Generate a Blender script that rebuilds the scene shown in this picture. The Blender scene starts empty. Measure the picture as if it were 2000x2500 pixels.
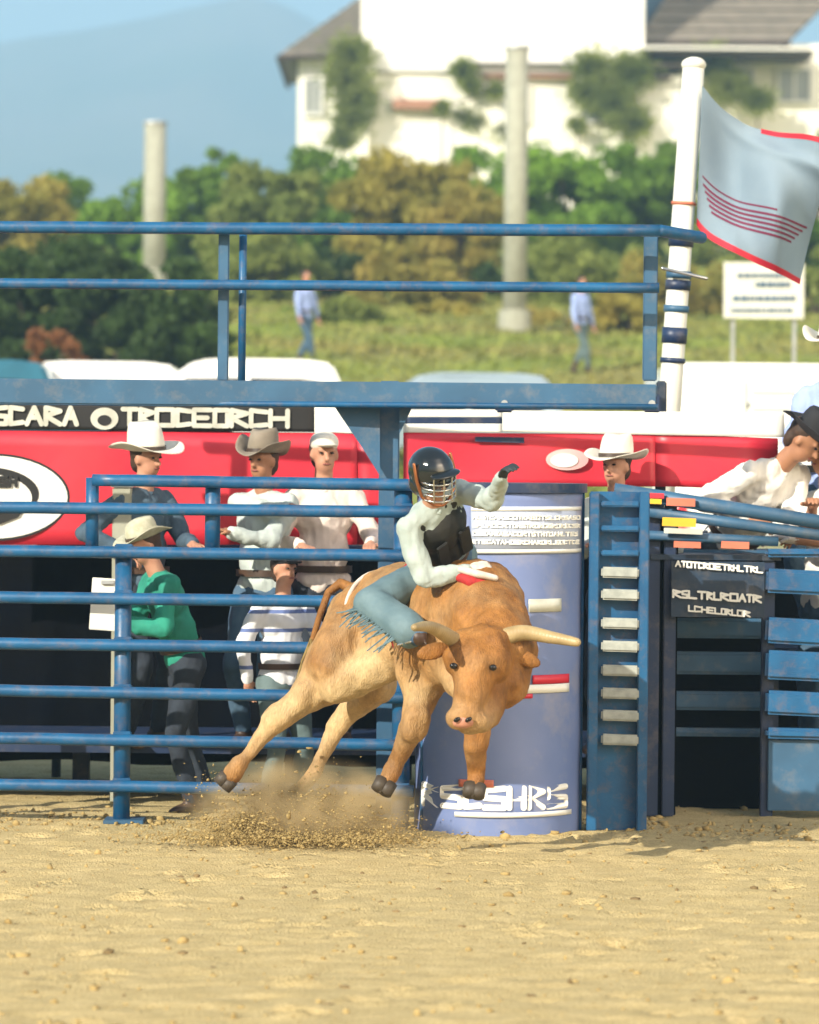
import bpy, bmesh, math, random
import numpy as np
from mathutils import Vector, Matrix

random.seed(7)
rng = np.random.default_rng(11)
S = bpy.context.scene
C = S.collection

# ------------------------------------------------------------------ camera, sky, sun, exposure
FPX, HZ, CAMZ = 9000.0, 1125.0, 2.0
cam_d = bpy.data.cameras.new('camera')
cam = bpy.data.objects.new('camera', cam_d)
C.objects.link(cam)
cam_d.sensor_fit = 'HORIZONTAL'
cam_d.sensor_width = 36
cam_d.lens = FPX / 2000 * 36
cam_d.clip_start = 0.5
cam_d.clip_end = 9000
CAMR = Matrix.Rotation(math.radians(90) - math.atan(125 / FPX), 4, 'X') @ Matrix.Rotation(0.0093, 4, 'Z')
cam.matrix_world = Matrix.Translation((0, 0, CAMZ)) @ CAMR
cam_d.dof.use_dof = True
cam_d.dof.focus_distance = 19.2
cam_d.dof.aperture_fstop = 3.0
S.camera = cam

SUN_AZ, SUN_EL = math.radians(-42), math.radians(28)      # from behind the camera, to its left
w = bpy.data.worlds.new('World')
S.world = w
w.use_nodes = True
wn = w.node_tree
wn.nodes.clear()
sky = wn.nodes.new('ShaderNodeTexSky')
sky.sky_type = 'NISHITA'
sky.sun_disc = False
sky.sun_elevation = SUN_EL
sky.sun_rotation = math.radians(180) - SUN_AZ * -1
sky.air_density = 1.0
sky.dust_density = 3.5
sky.ozone_density = 1.0
bg = wn.nodes.new('ShaderNodeBackground')
bg.inputs[1].default_value = 0.115
wo = wn.nodes.new('ShaderNodeOutputWorld')
wn.links.new(sky.outputs[0], bg.inputs[0])
wn.links.new(bg.outputs[0], wo.inputs[0])
sd = bpy.data.lights.new('sun', 'SUN')
sd.energy = 5.0
sd.angle = math.radians(0.5)
sd.color = (1.0, 0.93, 0.80)
so = bpy.data.objects.new('sun', sd)
C.objects.link(so)
sun_dir = Vector((math.sin(SUN_AZ) * math.cos(SUN_EL), -math.cos(SUN_AZ) * math.cos(SUN_EL), math.sin(SUN_EL)))
so.rotation_euler = sun_dir.to_track_quat('Z', 'Y').to_euler()
so.location = sun_dir * 60
S.view_settings.view_transform = 'Standard'
S.view_settings.look = 'None'
S.view_settings.exposure = 0.62
S.view_settings.gamma = 1.0
S.view_settings.use_curve_mapping = False
S.cycles.volume_bounces = 1
S.cycles.transparent_max_bounces = 8


def at(px, py, Y):
    d = CAMR.to_3x3() @ Vector(((px - 1000) / FPX, -(py - 1250) / FPX, -1))
    return Vector((0, 0, CAMZ)) + d * (Y / d.y)


# ------------------------------------------------------------------ helpers
def tag(o, label=None, cat=None, group=None, kind=None):
    if label: o['label'] = label
    if cat: o['category'] = cat
    if group: o['group'] = group
    if kind: o['kind'] = kind
    return o


def empty(name, loc, label=None, cat=None, group=None):
    o = bpy.data.objects.new(name, None)
    o.empty_display_size = 0.2
    C.objects.link(o)
    o.location = loc
    return tag(o, label, cat, group)


def link(name, me, mat=None, parent=None):
    o = bpy.data.objects.new(name, me)
    C.objects.link(o)
    if mat is not None:
        for m in (mat if isinstance(mat, (list, tuple)) else [mat]):
            me.materials.append(m)
    if parent is not None:
        o.parent = parent
        off = Vector((0, 0, 0))
        p = parent
        while p is not None:
            off += p.location
            p = p.parent
        o.location = -off          # geometry is written in world coordinates
    return o


def smooth(me):
    me.polygons.foreach_set('use_smooth', [True] * len(me.polygons))


def nz(P, scale, seed=0, octs=4):
    """cheap smooth noise, about -1..1, on an (n,3) array"""
    r = np.random.default_rng(seed)
    out = np.zeros(len(P))
    a, s = 1.0, 1.0
    tot = 0
    for o in range(octs):
        for k in range(4):
            d = r.normal(size=3)
            d /= np.linalg.norm(d)
            out += a * np.sin(P @ d * s / scale * 2.4 + r.uniform(0, 6.28) + 1.3 * np.sin(P @ r.normal(size=3) * s / scale * 1.1 + r.uniform(0, 6)))
        tot += a * 2
        a *= 0.55
        s *= 1.9
    return out / tot


class MB:
    """collects shapes for ONE mesh"""
    def __init__(self):
        self.v, self.f = [], []

    def add(self, vs, fs):
        n = len(self.v)
        self.v += [tuple(x) for x in vs]
        self.f += [tuple(i + n for i in f) for f in fs]
        return self

    def box(self, c, sx, sy, sz, R=None):
        vs = []
        for z in (-.5, .5):
            for y in (-.5, .5):
                for x in (-.5, .5):
                    p = Vector((x * sx, y * sy, z * sz))
                    if R is not None: p = R @ p
                    vs.append(Vector(c) + p)
        return self.add(vs, [(0, 2, 3, 1), (4, 5, 7, 6), (0, 1, 5, 4), (2, 6, 7, 3), (0, 4, 6, 2), (1, 3, 7, 5)])

    def tube(self, p0, p1, r0, r1=None, n=14, round_ends=False):
        p0, p1 = Vector(p0), Vector(p1)
        if r1 is None: r1 = r0
        d = (p1 - p0)
        L = d.length
        if L < 1e-6: d = Vector((0, 0, 1))
        d = d.normalized()
        a = d.orthogonal().normalized()
        b = d.cross(a)
        rings = []
        if round_ends:
            for t in (90, 60, 30):
                s = math.radians(t)
                rings.append((p0 - d * r0 * math.sin(s), max(r0 * math.cos(s), 1e-4)))
            rings += [(p0, r0), (p1, r1)]
            for t in (30, 60, 90):
                s = math.radians(t)
                rings.append((p1 + d * r1 * math.sin(s), max(r1 * math.cos(s), 1e-4)))
        else:
            rings = [(p0, r0), (p1, r1)]
        vs = [c + (a * math.cos(6.28318 * k / n) + b * math.sin(6.28318 * k / n)) * r for c, r in rings for k in range(n)]
        fs = []
        for i in range(len(rings) - 1):
            for k in range(n):
                k2 = (k + 1) % n
                fs.append((i * n + k, i * n + k2, (i + 1) * n + k2, (i + 1) * n + k))
        fs.append(tuple(range(n))[::-1])
        m = (len(rings) - 1) * n
        fs.append(tuple(range(m, m + n)))
        return self.add(vs, fs)

    def path(self, pts, rs, n=10):
        for i in range(len(pts) - 1):
            self.tube(pts[i], pts[i + 1], rs[i], rs[i + 1], n, True)
        return self

    def sweep(self, P, rs, n=16):
        P = [Vector(p) for p in P]
        m = len(P)
        vs = []
        ref = (P[-1] - P[0]).orthogonal().normalized()
        for i in range(m):
            d = (P[min(i + 1, m - 1)] - P[max(i - 1, 0)]).normalized()
            a = (ref - d * ref.dot(d)).normalized(); b = d.cross(a)
            vs += [P[i] + (a * math.cos(6.28318 * k / n) + b * math.sin(6.28318 * k / n)) * rs[i] for k in range(n)]
        fs = [(i * n + k, i * n + (k + 1) % n, (i + 1) * n + (k + 1) % n, (i + 1) * n + k) for i in range(m - 1) for k in range(n)]
        fs += [tuple(range(n))[::-1], tuple(range((m - 1) * n, m * n))]
        return self.add(vs, fs)

    def ell(self, c, ax, ay, az, nu=16, nv=10):
        c, ax, ay, az = Vector(c), Vector(ax), Vector(ay), Vector(az)
        vs = [c - az]
        for i in range(1, nv):
            t = math.pi * i / nv
            for k in range(nu):
                u = 6.28318 * k / nu
                vs.append(c + ax * math.sin(t) * math.cos(u) + ay * math.sin(t) * math.sin(u) - az * math.cos(t))
        vs.append(c + az)
        fs = []
        for k in range(nu):
            k2 = (k + 1) % nu
            fs.append((0, 1 + k2, 1 + k))
            for i in range(nv - 2):
                fs.append((1 + i * nu + k, 1 + i * nu + k2, 1 + (i + 1) * nu + k2, 1 + (i + 1) * nu + k))
            fs.append((1 + (nv - 2) * nu + k, 1 + (nv - 2) * nu + k2, len(vs) - 1))
        if ax.cross(ay).dot(az) < 0: fs = [f[::-1] for f in fs]
        return self.add(vs, fs)

    def prism(self, pts, off):
        """closed polygon of points, thickened by vector off"""
        n = len(pts)
        pts = [Vector(p) for p in pts]
        vs = pts + [p + Vector(off) for p in pts]
        fs = [tuple(range(n)), tuple(range(n, 2 * n))[::-1]]
        fs += [(i, i + n, (i + 1) % n + n, (i + 1) % n) for i in range(n)]
        return self.add(vs, fs)

    def mesh(self, name='m'):
        me = bpy.data.meshes.new(name)
        me.from_pydata([tuple(v) for v in self.v], [], self.f)
        me.update()
        return me

    def build(self, name, mat, parent=None, sm=False, bevel=0, fix=True):
        me = self.mesh(name)
        if fix:
            bm = bmesh.new(); bm.from_mesh(me)
            bmesh.ops.recalc_face_normals(bm, faces=bm.faces)
            if bevel:
                bmesh.ops.bevel(bm, geom=bm.edges[:], offset=bevel, segments=2, affect='EDGES', clamp_overlap=True)
            bm.to_mesh(me); bm.free()
        if sm: smooth(me)
        return link(name, me, mat, parent)


def remeshed(mb, voxel, sm_iter=6, wrinkle=0.0, wscale=0.1, seed=0):
    """union of overlapping closed shapes as one continuous surface"""
    me = mb.mesh('tmp')
    o = bpy.data.objects.new('tmp', me)
    C.objects.link(o)
    m = o.modifiers.new('r', 'REMESH'); m.mode = 'VOXEL'; m.voxel_size = voxel
    s = o.modifiers.new('s', 'SMOOTH'); s.factor = 0.6; s.iterations = sm_iter
    dg = bpy.context.evaluated_depsgraph_get()
    out = bpy.data.meshes.new_from_object(o.evaluated_get(dg))
    bpy.data.objects.remove(o)
    if wrinkle:
        n = len(out.vertices)
        co = np.empty(n * 3); out.vertices.foreach_get('co', co)
        no = np.empty(n * 3); out.vertex_normals.foreach_get('vector', no)
        P = co.reshape(-1, 3); N = no.reshape(-1, 3)
        h = nz(P * np.array([1, 1, .6]), wscale, seed, 3)
        P = P + N * (wrinkle * h)[:, None]
        out.vertices.foreach_set('co', P.ravel())
    smooth(out)
    return out


# ------------------------------------------------------------------ materials
def mat(name, col, rough=0.6, col2=None, nscale=4.0, bump=0.0, bscale=40.0, metal=0.0, spec=0.5, transl=0.0, dirt=None, dscale=3.0, damt=0.5, coat=0.0):
    m = bpy.data.materials.new(name)
    m.use_nodes = True
    nt = m.node_tree
    N, L = nt.nodes, nt.links
    b = N['Principled BSDF']
    b.inputs['Roughness'].default_value = rough
    b.inputs['Metallic'].default_value = metal
    b.inputs['Specular IOR Level'].default_value = spec
    if coat: b.inputs['Coat Weight'].default_value = coat
    geo = N.new('ShaderNodeNewGeometry')
    last = None
    if col2 is None: col2 = tuple(c * 0.82 for c in col)
    t = N.new('ShaderNodeTexNoise'); t.inputs['Scale'].default_value = nscale; t.inputs['Detail'].default_value = 6
    L.new(geo.outputs['Position'], t.inputs['Vector'])
    r = N.new('ShaderNodeValToRGB')
    r.color_ramp.elements[0].position = 0.35; r.color_ramp.elements[1].position = 0.65
    r.color_ramp.elements[0].color = (*col2, 1); r.color_ramp.elements[1].color = (*col, 1)
    L.new(t.outputs[0], r.inputs[0])
    last = r.outputs[0]
    if dirt is not None:
        t2 = N.new('ShaderNodeTexNoise'); t2.inputs['Scale'].default_value = dscale; t2.inputs['Detail'].default_value = 8; t2.inputs['Roughness'].default_value = .7
        L.new(geo.outputs['Position'], t2.inputs['Vector'])
        mr = N.new('ShaderNodeMapRange'); mr.inputs[1].default_value = .5; mr.inputs[2].default_value = .72; mr.inputs[4].default_value = damt
        L.new(t2.outputs[0], mr.inputs[0])
        mx = N.new('ShaderNodeMixRGB'); mx.inputs[2].default_value = (*dirt, 1)
        L.new(mr.outputs[0], mx.inputs[0]); L.new(last, mx.inputs[1])
        last = mx.outputs[0]
    L.new(last, b.inputs['Base Color'])
    if bump:
        tb = N.new('ShaderNodeTexNoise'); tb.inputs['Scale'].default_value = bscale; tb.inputs['Detail'].default_value = 5
        L.new(geo.outputs['Position'], tb.inputs['Vector'])
        bp = N.new('ShaderNodeBump'); bp.inputs['Strength'].default_value = 1; bp.inputs['Distance'].default_value = bump
        L.new(tb.outputs[0], bp.inputs['Height']); L.new(bp.outputs[0], b.inputs['Normal'])
    if transl:
        tr = N.new('ShaderNodeBsdfTranslucent'); L.new(last, tr.inputs[0])
        ms = N.new('ShaderNodeMixShader'); ms.inputs[0].default_value = transl
        L.new(b.outputs[0], ms.inputs[1]); L.new(tr.outputs[0], ms.inputs[2])
        L.new(ms.outputs[0], N['Material Output'].inputs[0])
    return m


M = {}
DUST = (.36, .27, .15)
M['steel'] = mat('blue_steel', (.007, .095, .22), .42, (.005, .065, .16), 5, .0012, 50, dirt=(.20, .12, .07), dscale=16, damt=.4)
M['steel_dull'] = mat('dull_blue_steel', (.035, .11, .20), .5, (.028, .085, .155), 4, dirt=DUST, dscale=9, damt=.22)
M['steel_shade'] = mat('shaded_blue_steel', (.008, .028, .06), .5, (.005, .018, .04), 5, dirt=DUST, dscale=9, damt=.15)  # darker copy of the blue steel, shade put into its colour
M['rung'] = mat('worn_pale_rung', (.36, .38, .34), .6, (.27, .29, .26), 20)
M['navy'] = mat('navy', (.012, .03, .08), .45, dirt=DUST, dscale=6, damt=.2)
M['dark'] = mat('shade_fill_black', (.0035, .0035, .004), .95, (.002, .003, .006), 3, .002, 20, spec=.05)  # near-black fill that stands in for the unlit chute interior
M['black'] = mat('black_plastic', (.012, .011, .010), .5)
M['red'] = mat('red_vinyl', (.66, .030, .045), .42, (.56, .022, .045), 2.2, .004, 5)
M['white_v'] = mat('white_vinyl', (.78, .77, .70), .45, (.70, .69, .63), 3)
M['pale_v'] = mat('pale_print', (.55, .55, .47), .5, (.42, .42, .35), 12)
M['pink_v'] = mat('pale_pink_print', (.75, .45, .42), .5, (.68, .33, .32), 3)
M['blue_v'] = mat('periwinkle_vinyl', (.155, .205, .385), .5, (.12, .17, .34), 2.5, .002, 6, dirt=(.42, .36, .28), dscale=3, damt=.35)
M['yellow'] = mat('yellow_print', (.75, .45, .03), .5)
M['salmon'] = mat('salmon_print', (.60, .17, .10), .5)
M['grey'] = mat('galvanised', (.42, .43, .42), .5, (.33, .34, .33), 9, metal=.3)
M['post'] = mat('pale_concrete', (.36, .36, .28), .8, (.30, .30, .23), 4)
M['polewhite'] = mat('white_paint_pole', (.72, .71, .62), .5, (.64, .63, .54), 6, dirt=DUST, damt=.25)
M['car_white'] = mat('white_car_paint', (.80, .80, .77), .25, (.78, .78, .75), 2, coat=.5)
M['car_blue'] = mat('silver_blue_car_paint', (.30, .38, .42), .25, (.28, .35, .4), 2, metal=.3, coat=.5)
M['car_teal'] = mat('teal_car_paint', (.02, .12, .18), .25, coat=.5)
M['glass'] = mat('dark_car_glass', (.02, .025, .03), .06, spec=.8)
M['rubber'] = mat('tyre_rubber', (.02, .02, .02), .8)
M['skin'] = mat('skin', (.52, .27, .17), .55, (.44, .21, .13), 14, .0006, 90)
M['skin_tan'] = mat('tanned_skin', (.40, .19, .10), .55, (.33, .15, .08), 14, .0006, 90)
M['felt_white'] = mat('white_felt_hat', (.76, .72, .62), .85, (.68, .64, .54), 9)
M['felt_grey'] = mat('grey_brown_felt', (.26, .22, .17), .85, (.2, .165, .12), 9)
M['straw'] = mat('pale_straw_hat', (.52, .50, .38), .85, (.40, .39, .27), 30)
M['felt_black'] = mat('black_felt', (.015, .016, .02), .85)
M['band'] = mat('hat_band', (.05, .03, .02), .5)
M['hair'] = mat('brown_hair', (.06, .03, .015), .7, (.03, .015, .008), 30)
M['shirt_white'] = mat('white_shirt', (.76, .74, .68), .85, (.70, .68, .62), 6, .001, 120)
M['shirt_cream'] = mat('cream_shirt', (.72, .62, .55), .85, (.66, .55, .48), 6, .001, 120)
M['shirt_mint'] = mat('pale_grey_green_shirt', (.50, .56, .52), .85, (.43, .48, .45), 6, .001, 120)
M['shirt_rider'] = mat('grey_green_riding_shirt', (.40, .46, .43), .85, (.33, .39, .36), 9, .0015, 100)
M['shirt_blue'] = mat('pale_blue_shirt', (.33, .42, .72), .85, (.28, .36, .63), 6, .001, 120)
M['shirt_slate'] = mat('slate_shirt', (.06, .10, .14), .85, (.04, .07, .1), 8, .001, 120)
M['shirt_green'] = mat('green_shirt', (.02, .27, .18), .85, (.012, .17, .12), 7, .001, 120)
M['jeans'] = mat('blue_jeans', (.07, .13, .19), .9, (.045, .09, .15), 9, .001, 150)
M['jeans_dark'] = mat('dark_jeans', (.025, .035, .05), .9, (.015, .02, .03), 9, .001, 150)
M['grey_trousers'] = mat('grey_teal_trousers', (.12, .17, .17), .9, (.08, .12, .12), 9)
M['chaps'] = mat('blue_grey_leather_chaps', (.13, .20, .22), .7, (.09, .15, .17), 9, .001, 60)
M['boot'] = mat('brown_boot', (.07, .035, .018), .5, (.04, .02, .01), 12)
M['vest'] = mat('black_vest', (.010, .010, .009), .65, (.018, .017, .013), 14, .001, 90)
M['helmet'] = mat('black_helmet', (.010, .013, .014), .12, coat=.6)
M['copper'] = mat('copper_mask', (.40, .15, .06), .3, metal=.7)
M['steelbar'] = mat('bright_steel', (.6, .6, .58), .2, metal=.9)
M['glove'] = mat('white_glove', (.68, .60, .52), .8, (.55, .45, .38), 20)
M['glove_black'] = mat('black_glove', (.02, .03, .035), .7)
M['rope_red'] = mat('red_rope', (.42, .02, .02), .8, (.3, .015, .015), 40)
M['horn'] = mat('horn', (.42, .31, .15), .45, (.28, .20, .09), 9)
M['hoof'] = mat('hoof', (.06, .045, .03), .6)
M['black_eye'] = mat('dark_eye', (.01, .008, .006), .1)
M['nose'] = mat('pink_muzzle', (.50, .23, .15), .5, (.42, .18, .11), 20)
M['mouth'] = mat('lips', (.28, .09, .07), .5)
M['bark'] = mat('bark', (.13, .095, .06), .95, (.07, .05, .035), 6, .01, 12)
M['flag'] = mat('grey_blue_flag_cloth', (.26, .34, .41), .8, (.23, .31, .38), 3, .001, 80, transl=.25)
M['flag_red'] = mat('crimson_flag_trim', (.50, .012, .03), .7, (.40, .01, .03), 5)
M['flag_print'] = mat('maroon_flag_print', (.16, .02, .06), .8)
M['wall_white'] = mat('white_stucco', (.90, .88, .82), .9, (.87, .85, .78), .5, .004, 8)
M['wall_cream'] = mat('cream_stucco', (.89, .86, .75), .9, (.85, .82, .70), .5, .004, 8)
M['roof'] = mat('grey_brown_roof_tile', (.22, .19, .15), .85, (.17, .15, .12), 2)
M['eave'] = mat('dark_brown_fascia', (.06, .04, .03), .8)
M['terracotta'] = mat('terracotta_ledge', (.38, .19, .12), .8)
M['winglass'] = mat('pale_window_glass', (.30, .32, .30), .15, (.22, .24, .23), .6)


def leafmat(name, c1, c2, s=.5):
    return mat(name, c1, .6, c2, s, transl=.45, spec=.2)


M['l_green'] = leafmat('green_leaves', (.20, .34, .04), (.13, .22, .03))
M['l_bright'] = leafmat('bright_green_leaves', (.25, .42, .045), (.16, .28, .035))
M['l_olive'] = leafmat('olive_leaves', (.30, .34, .08), (.20, .25, .055))
M['l_yellow'] = leafmat('yellow_leaves', (.46, .38, .08), (.29, .27, .05))
M['l_orange'] = leafmat('orange_brown_leaves', (.42, .34, .08), (.27, .26, .055))
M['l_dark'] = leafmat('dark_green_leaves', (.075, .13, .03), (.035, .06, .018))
M['l_rust'] = leafmat('rust_leaves', (.36, .15, .05), (.22, .1, .04))

# sand: colour, fine relief
ms = bpy.data.materials.new('arena_sand'); ms.use_nodes = True
N, L = ms.node_tree.nodes, ms.node_tree.links
b = N['Principled BSDF']; b.inputs['Roughness'].default_value = .95; b.inputs['Specular IOR Level'].default_value = .15
g = N.new('ShaderNodeNewGeometry')
a1 = N.new('ShaderNodeTexNoise'); a1.inputs['Scale'].default_value = 9; a1.inputs['Detail'].default_value = 10; a1.inputs['Roughness'].default_value = .75
a2 = N.new('ShaderNodeTexNoise'); a2.inputs['Scale'].default_value = 90; a2.inputs['Detail'].default_value = 4
mp = N.new('ShaderNodeMapping'); mp.inputs['Scale'].default_value = (.6, 1.0, 1)
L.new(g.outputs['Position'], mp.inputs[0]); L.new(mp.outputs[0], a1.inputs[0]); L.new(g.outputs['Position'], a2.inputs[0])
r1 = N.new('ShaderNodeValToRGB')
r1.color_ramp.elements[0].position = .3; r1.color_ramp.elements[0].color = (.45, .345, .155, 1)
r1.color_ramp.elements[1].position = .62; r1.color_ramp.elements[1].color = (.57, .45, .225, 1)
r2 = N.new('ShaderNodeValToRGB')
r2.color_ramp.elements[0].position = .3; r2.color_ramp.elements[0].color = (.72, .70, .66, 1)
r2.color_ramp.elements[1].position = .6; r2.color_ramp.elements[1].color = (1, 1, 1, 1)
mx = N.new('ShaderNodeMixRGB'); mx.blend_type = 'MULTIPLY'; mx.inputs[0].default_value = 1
L.new(a1.outputs[0], r1.inputs[0]); L.new(a2.outputs[0], r2.inputs[0]); L.new(r1.outputs[0], mx.inputs[1]); L.new(r2.outputs[0], mx.inputs[2])
L.new(mx.outputs[0], b.inputs['Base Color'])
bp = N.new('ShaderNodeBump'); bp.inputs['Distance'].default_value = .012
L.new(a2.outputs[0], bp.inputs['Height']); L.new(bp.outputs[0], b.inputs['Normal'])
M['sand'] = ms
M['clod'] = mat('sand_clod', (.42, .31, .13), .95, (.28, .20, .08), 12, .004, 60, spec=.1)
M['clod_dark'] = mat('dark_clod', (.24, .17, .08), .95, (.15, .105, .05), 12, .004, 60, spec=.1)
M['grass'] = mat('grass_bank', (.20, .245, .05), .95, (.24, .22, .07), .35, .03, 6, spec=.1, dirt=(.10, .13, .03), dscale=1.2, damt=.6)
M['mountain'] = mat('mountain_slope', (.09, .10, .055), .95, (.16, .14, .10), .006, spec=.05)

# coat of the bull: tan with cream where the attribute says so
mc = bpy.data.materials.new('bull_coat'); mc.use_nodes = True
N, L = mc.node_tree.nodes, mc.node_tree.links
b = N['Principled BSDF']; b.inputs['Roughness'].default_value = .6; b.inputs['Specular IOR Level'].default_value = .3
g = N.new('ShaderNodeNewGeometry')
t = N.new('ShaderNodeTexNoise'); t.inputs['Scale'].default_value = 7; t.inputs['Detail'].default_value = 7; L.new(g.outputs['Position'], t.inputs[0])
r = N.new('ShaderNodeValToRGB')
r.color_ramp.elements[0].position = .33; r.color_ramp.elements[0].color = (.22, .088, .017, 1)
r.color_ramp.elements[1].position = .68; r.color_ramp.elements[1].color = (.40, .175, .040, 1)
L.new(t.outputs[0], r.inputs[0])
at_ = N.new('ShaderNodeAttribute'); at_.attribute_name = 'cream'
x = N.new('ShaderNodeMixRGB'); x.inputs[2].default_value = (.68, .49, .25, 1)
L.new(at_.outputs['Fac'], x.inputs[0]); L.new(r.outputs[0], x.inputs[1])
t3 = N.new('ShaderNodeTexNoise'); t3.inputs['Scale'].default_value = 22; t3.inputs['Detail'].default_value = 9; t3.inputs['Roughness'].default_value = .8
mp3 = N.new('ShaderNodeMapping'); mp3.inputs['Scale'].default_value = (1.4, 1.4, .5); L.new(g.outputs['Position'], mp3.inputs[0]); L.new(mp3.outputs[0], t3.inputs[0])
r3 = N.new('ShaderNodeMapRange'); r3.inputs[1].default_value = .35; r3.inputs[2].default_value = .7; r3.inputs[3].default_value = .62; r3.inputs[4].default_value = 1.12
L.new(t3.outputs[0], r3.inputs[0])
x3 = N.new('ShaderNodeMixRGB'); x3.blend_type = 'MULTIPLY'; x3.inputs[0].default_value = 1; L.new(x.outputs[0], x3.inputs[1]); L.new(r3.outputs[0], x3.inputs[2])
L.new(x3.outputs[0], b.inputs['Base Color'])
tb = N.new('ShaderNodeTexNoise'); tb.inputs['Scale'].default_value = 160; mpn = N.new('ShaderNodeMapping'); mpn.inputs['Scale'].default_value = (1, 1, .3)
L.new(g.outputs['Position'], mpn.inputs[0]); L.new(mpn.outputs[0], tb.inputs[0])
bp = N.new('ShaderNodeBump'); bp.inputs['Distance'].default_value = .006; L.new(tb.outputs[0], bp.inputs['Height']); L.new(bp.outputs[0], b.inputs['Normal'])
M['bull'] = mc

# striped shirt
mst = bpy.data.materials.new('striped_shirt'); mst.use_nodes = True
N, L = mst.node_tree.nodes, mst.node_tree.links
b = N['Principled BSDF']; b.inputs['Roughness'].default_value = .85
g = N.new('ShaderNodeNewGeometry'); sx = N.new('ShaderNodeSeparateXYZ'); L.new(g.outputs['Position'], sx.inputs[0])
mm = N.new('ShaderNodeMath'); mm.operation = 'MULTIPLY'; mm.inputs[1].default_value = 9.5; L.new(sx.outputs[2], mm.inputs[0])
fr = N.new('ShaderNodeMath'); fr.operation = 'FRACT'; L.new(mm.outputs[0], fr.inputs[0])
r = N.new('ShaderNodeValToRGB'); r.color_ramp.interpolation = 'CONSTANT'
r.color_ramp.elements[0].color = (.72, .73, .75, 1); r.color_ramp.elements[1].position = .8; r.color_ramp.elements[1].color = (.12, .17, .36, 1)
L.new(fr.outputs[0], r.inputs[0]); L.new(r.outputs[0], b.inputs['Base Color'])
M['striped'] = mst


# ------------------------------------------------------------------ ground
def interp(x, xs, ys): return np.interp(x, xs, ys)


TY = [-60, 30, 45, 60, 80, 100, 125, 150, 300, 700, 1300, 3200]
TZ = [-.05, -.05, 1.35, 2.7, 5.1, 7.2, 9.5, 11.5, 13, 8, 4, 4]


def terr(x, y):
    return float(np.interp(y, TY, TZ))


def gridmesh(name, xs, ys, zf, material, sm=True):
    X, Y = np.meshgrid(xs, ys)
    Z = zf(X, Y)
    P = np.stack([X, Y, Z], -1).reshape(-1, 3)
    nx, ny = len(xs), len(ys)
    i = np.arange(nx * ny).reshape(ny, nx)
    F = np.stack([i[:-1, :-1], i[:-1, 1:], i[1:, 1:], i[1:, :-1]], -1).reshape(-1, 4)
    me = bpy.data.meshes.new(name)
    me.vertices.add(len(P)); me.vertices.foreach_set('co', P.ravel())
    me.loops.add(F.size); me.loops.foreach_set('vertex_index', F.ravel().astype(np.int32))
    me.polygons.add(len(F)); me.polygons.foreach_set('loop_start', np.arange(0, F.size, 4, dtype=np.int32))
    me.polygons.foreach_set('loop_total', np.full(len(F), 4, dtype=np.int32))
    me.update(calc_edges=True)
    if sm: smooth(me)
    o = link(name, me, material)
    return o


def tz(X, Y):
    z = np.interp(Y, TY, TZ)
    P = np.stack([X, Y, X * 0], -1).reshape(-1, 3)
    k = np.clip((Y - 34) / 30, 0, 1)
    return z + k * nz(P, 14, 5, 3).reshape(X.shape) * .25


xs = np.concatenate([np.linspace(-1200, -60, 20), np.linspace(-50, 50, 81), np.linspace(60, 1200, 20)])
ys = np.concatenate([np.linspace(-60, 25, 10), np.linspace(30, 160, 131), np.linspace(180, 3200, 30)])
tag(gridmesh('terrain', xs, ys, tz, M['grass']), kind='structure')


PRINTS = [(rng.uniform(-3.5, 3.5), rng.uniform(11.5, 19.8), rng.uniform(.045, .085), rng.uniform(0, 6.28)) for _ in range(230)]


def sandz(X, Y):
    P = np.stack([X * .8, Y, X * 0], -1).reshape(-1, 3)
    h = nz(P, .6, 3, 3) * .0045 + nz(P * np.array([.7, 1, 1]), .10, 8, 3) * .011
    h = h.reshape(X.shape)
    for qx, qy, qr, qa in PRINTS:      # hoof prints with a pushed-up rim
        if X.size > 5000:
            cols = np.abs(X[0] - qx) < .35; rows = np.abs(Y[:, 0] - qy) < .35
            if not cols.any() or not rows.any(): continue
            ix = np.ix_(rows, cols)
        else: ix = (slice(None), slice(None))
        u = (X[ix] - qx) * math.cos(qa) + (Y[ix] - qy) * math.sin(qa); v = -(X[ix] - qx) * math.sin(qa) + (Y[ix] - qy) * math.cos(qa)
        d2 = (u / qr) ** 2 + (v / (qr * .75)) ** 2
        h[ix] += -.030 * np.exp(-d2 * d2) + .014 * np.exp(-((np.sqrt(d2) - 1.35) / .3) ** 2)
    edge = np.clip((Y - 8) / 2, 0, 1)
    return (h.reshape(X.shape)) * edge


tag(gridmesh('arena_sand', np.linspace(-9, 9, 420), np.concatenate([np.linspace(-20, 7.5, 8), np.linspace(8, 24, 640), np.linspace(24.5, 31, 12)]), sandz, M['sand']), kind='structure')


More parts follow.
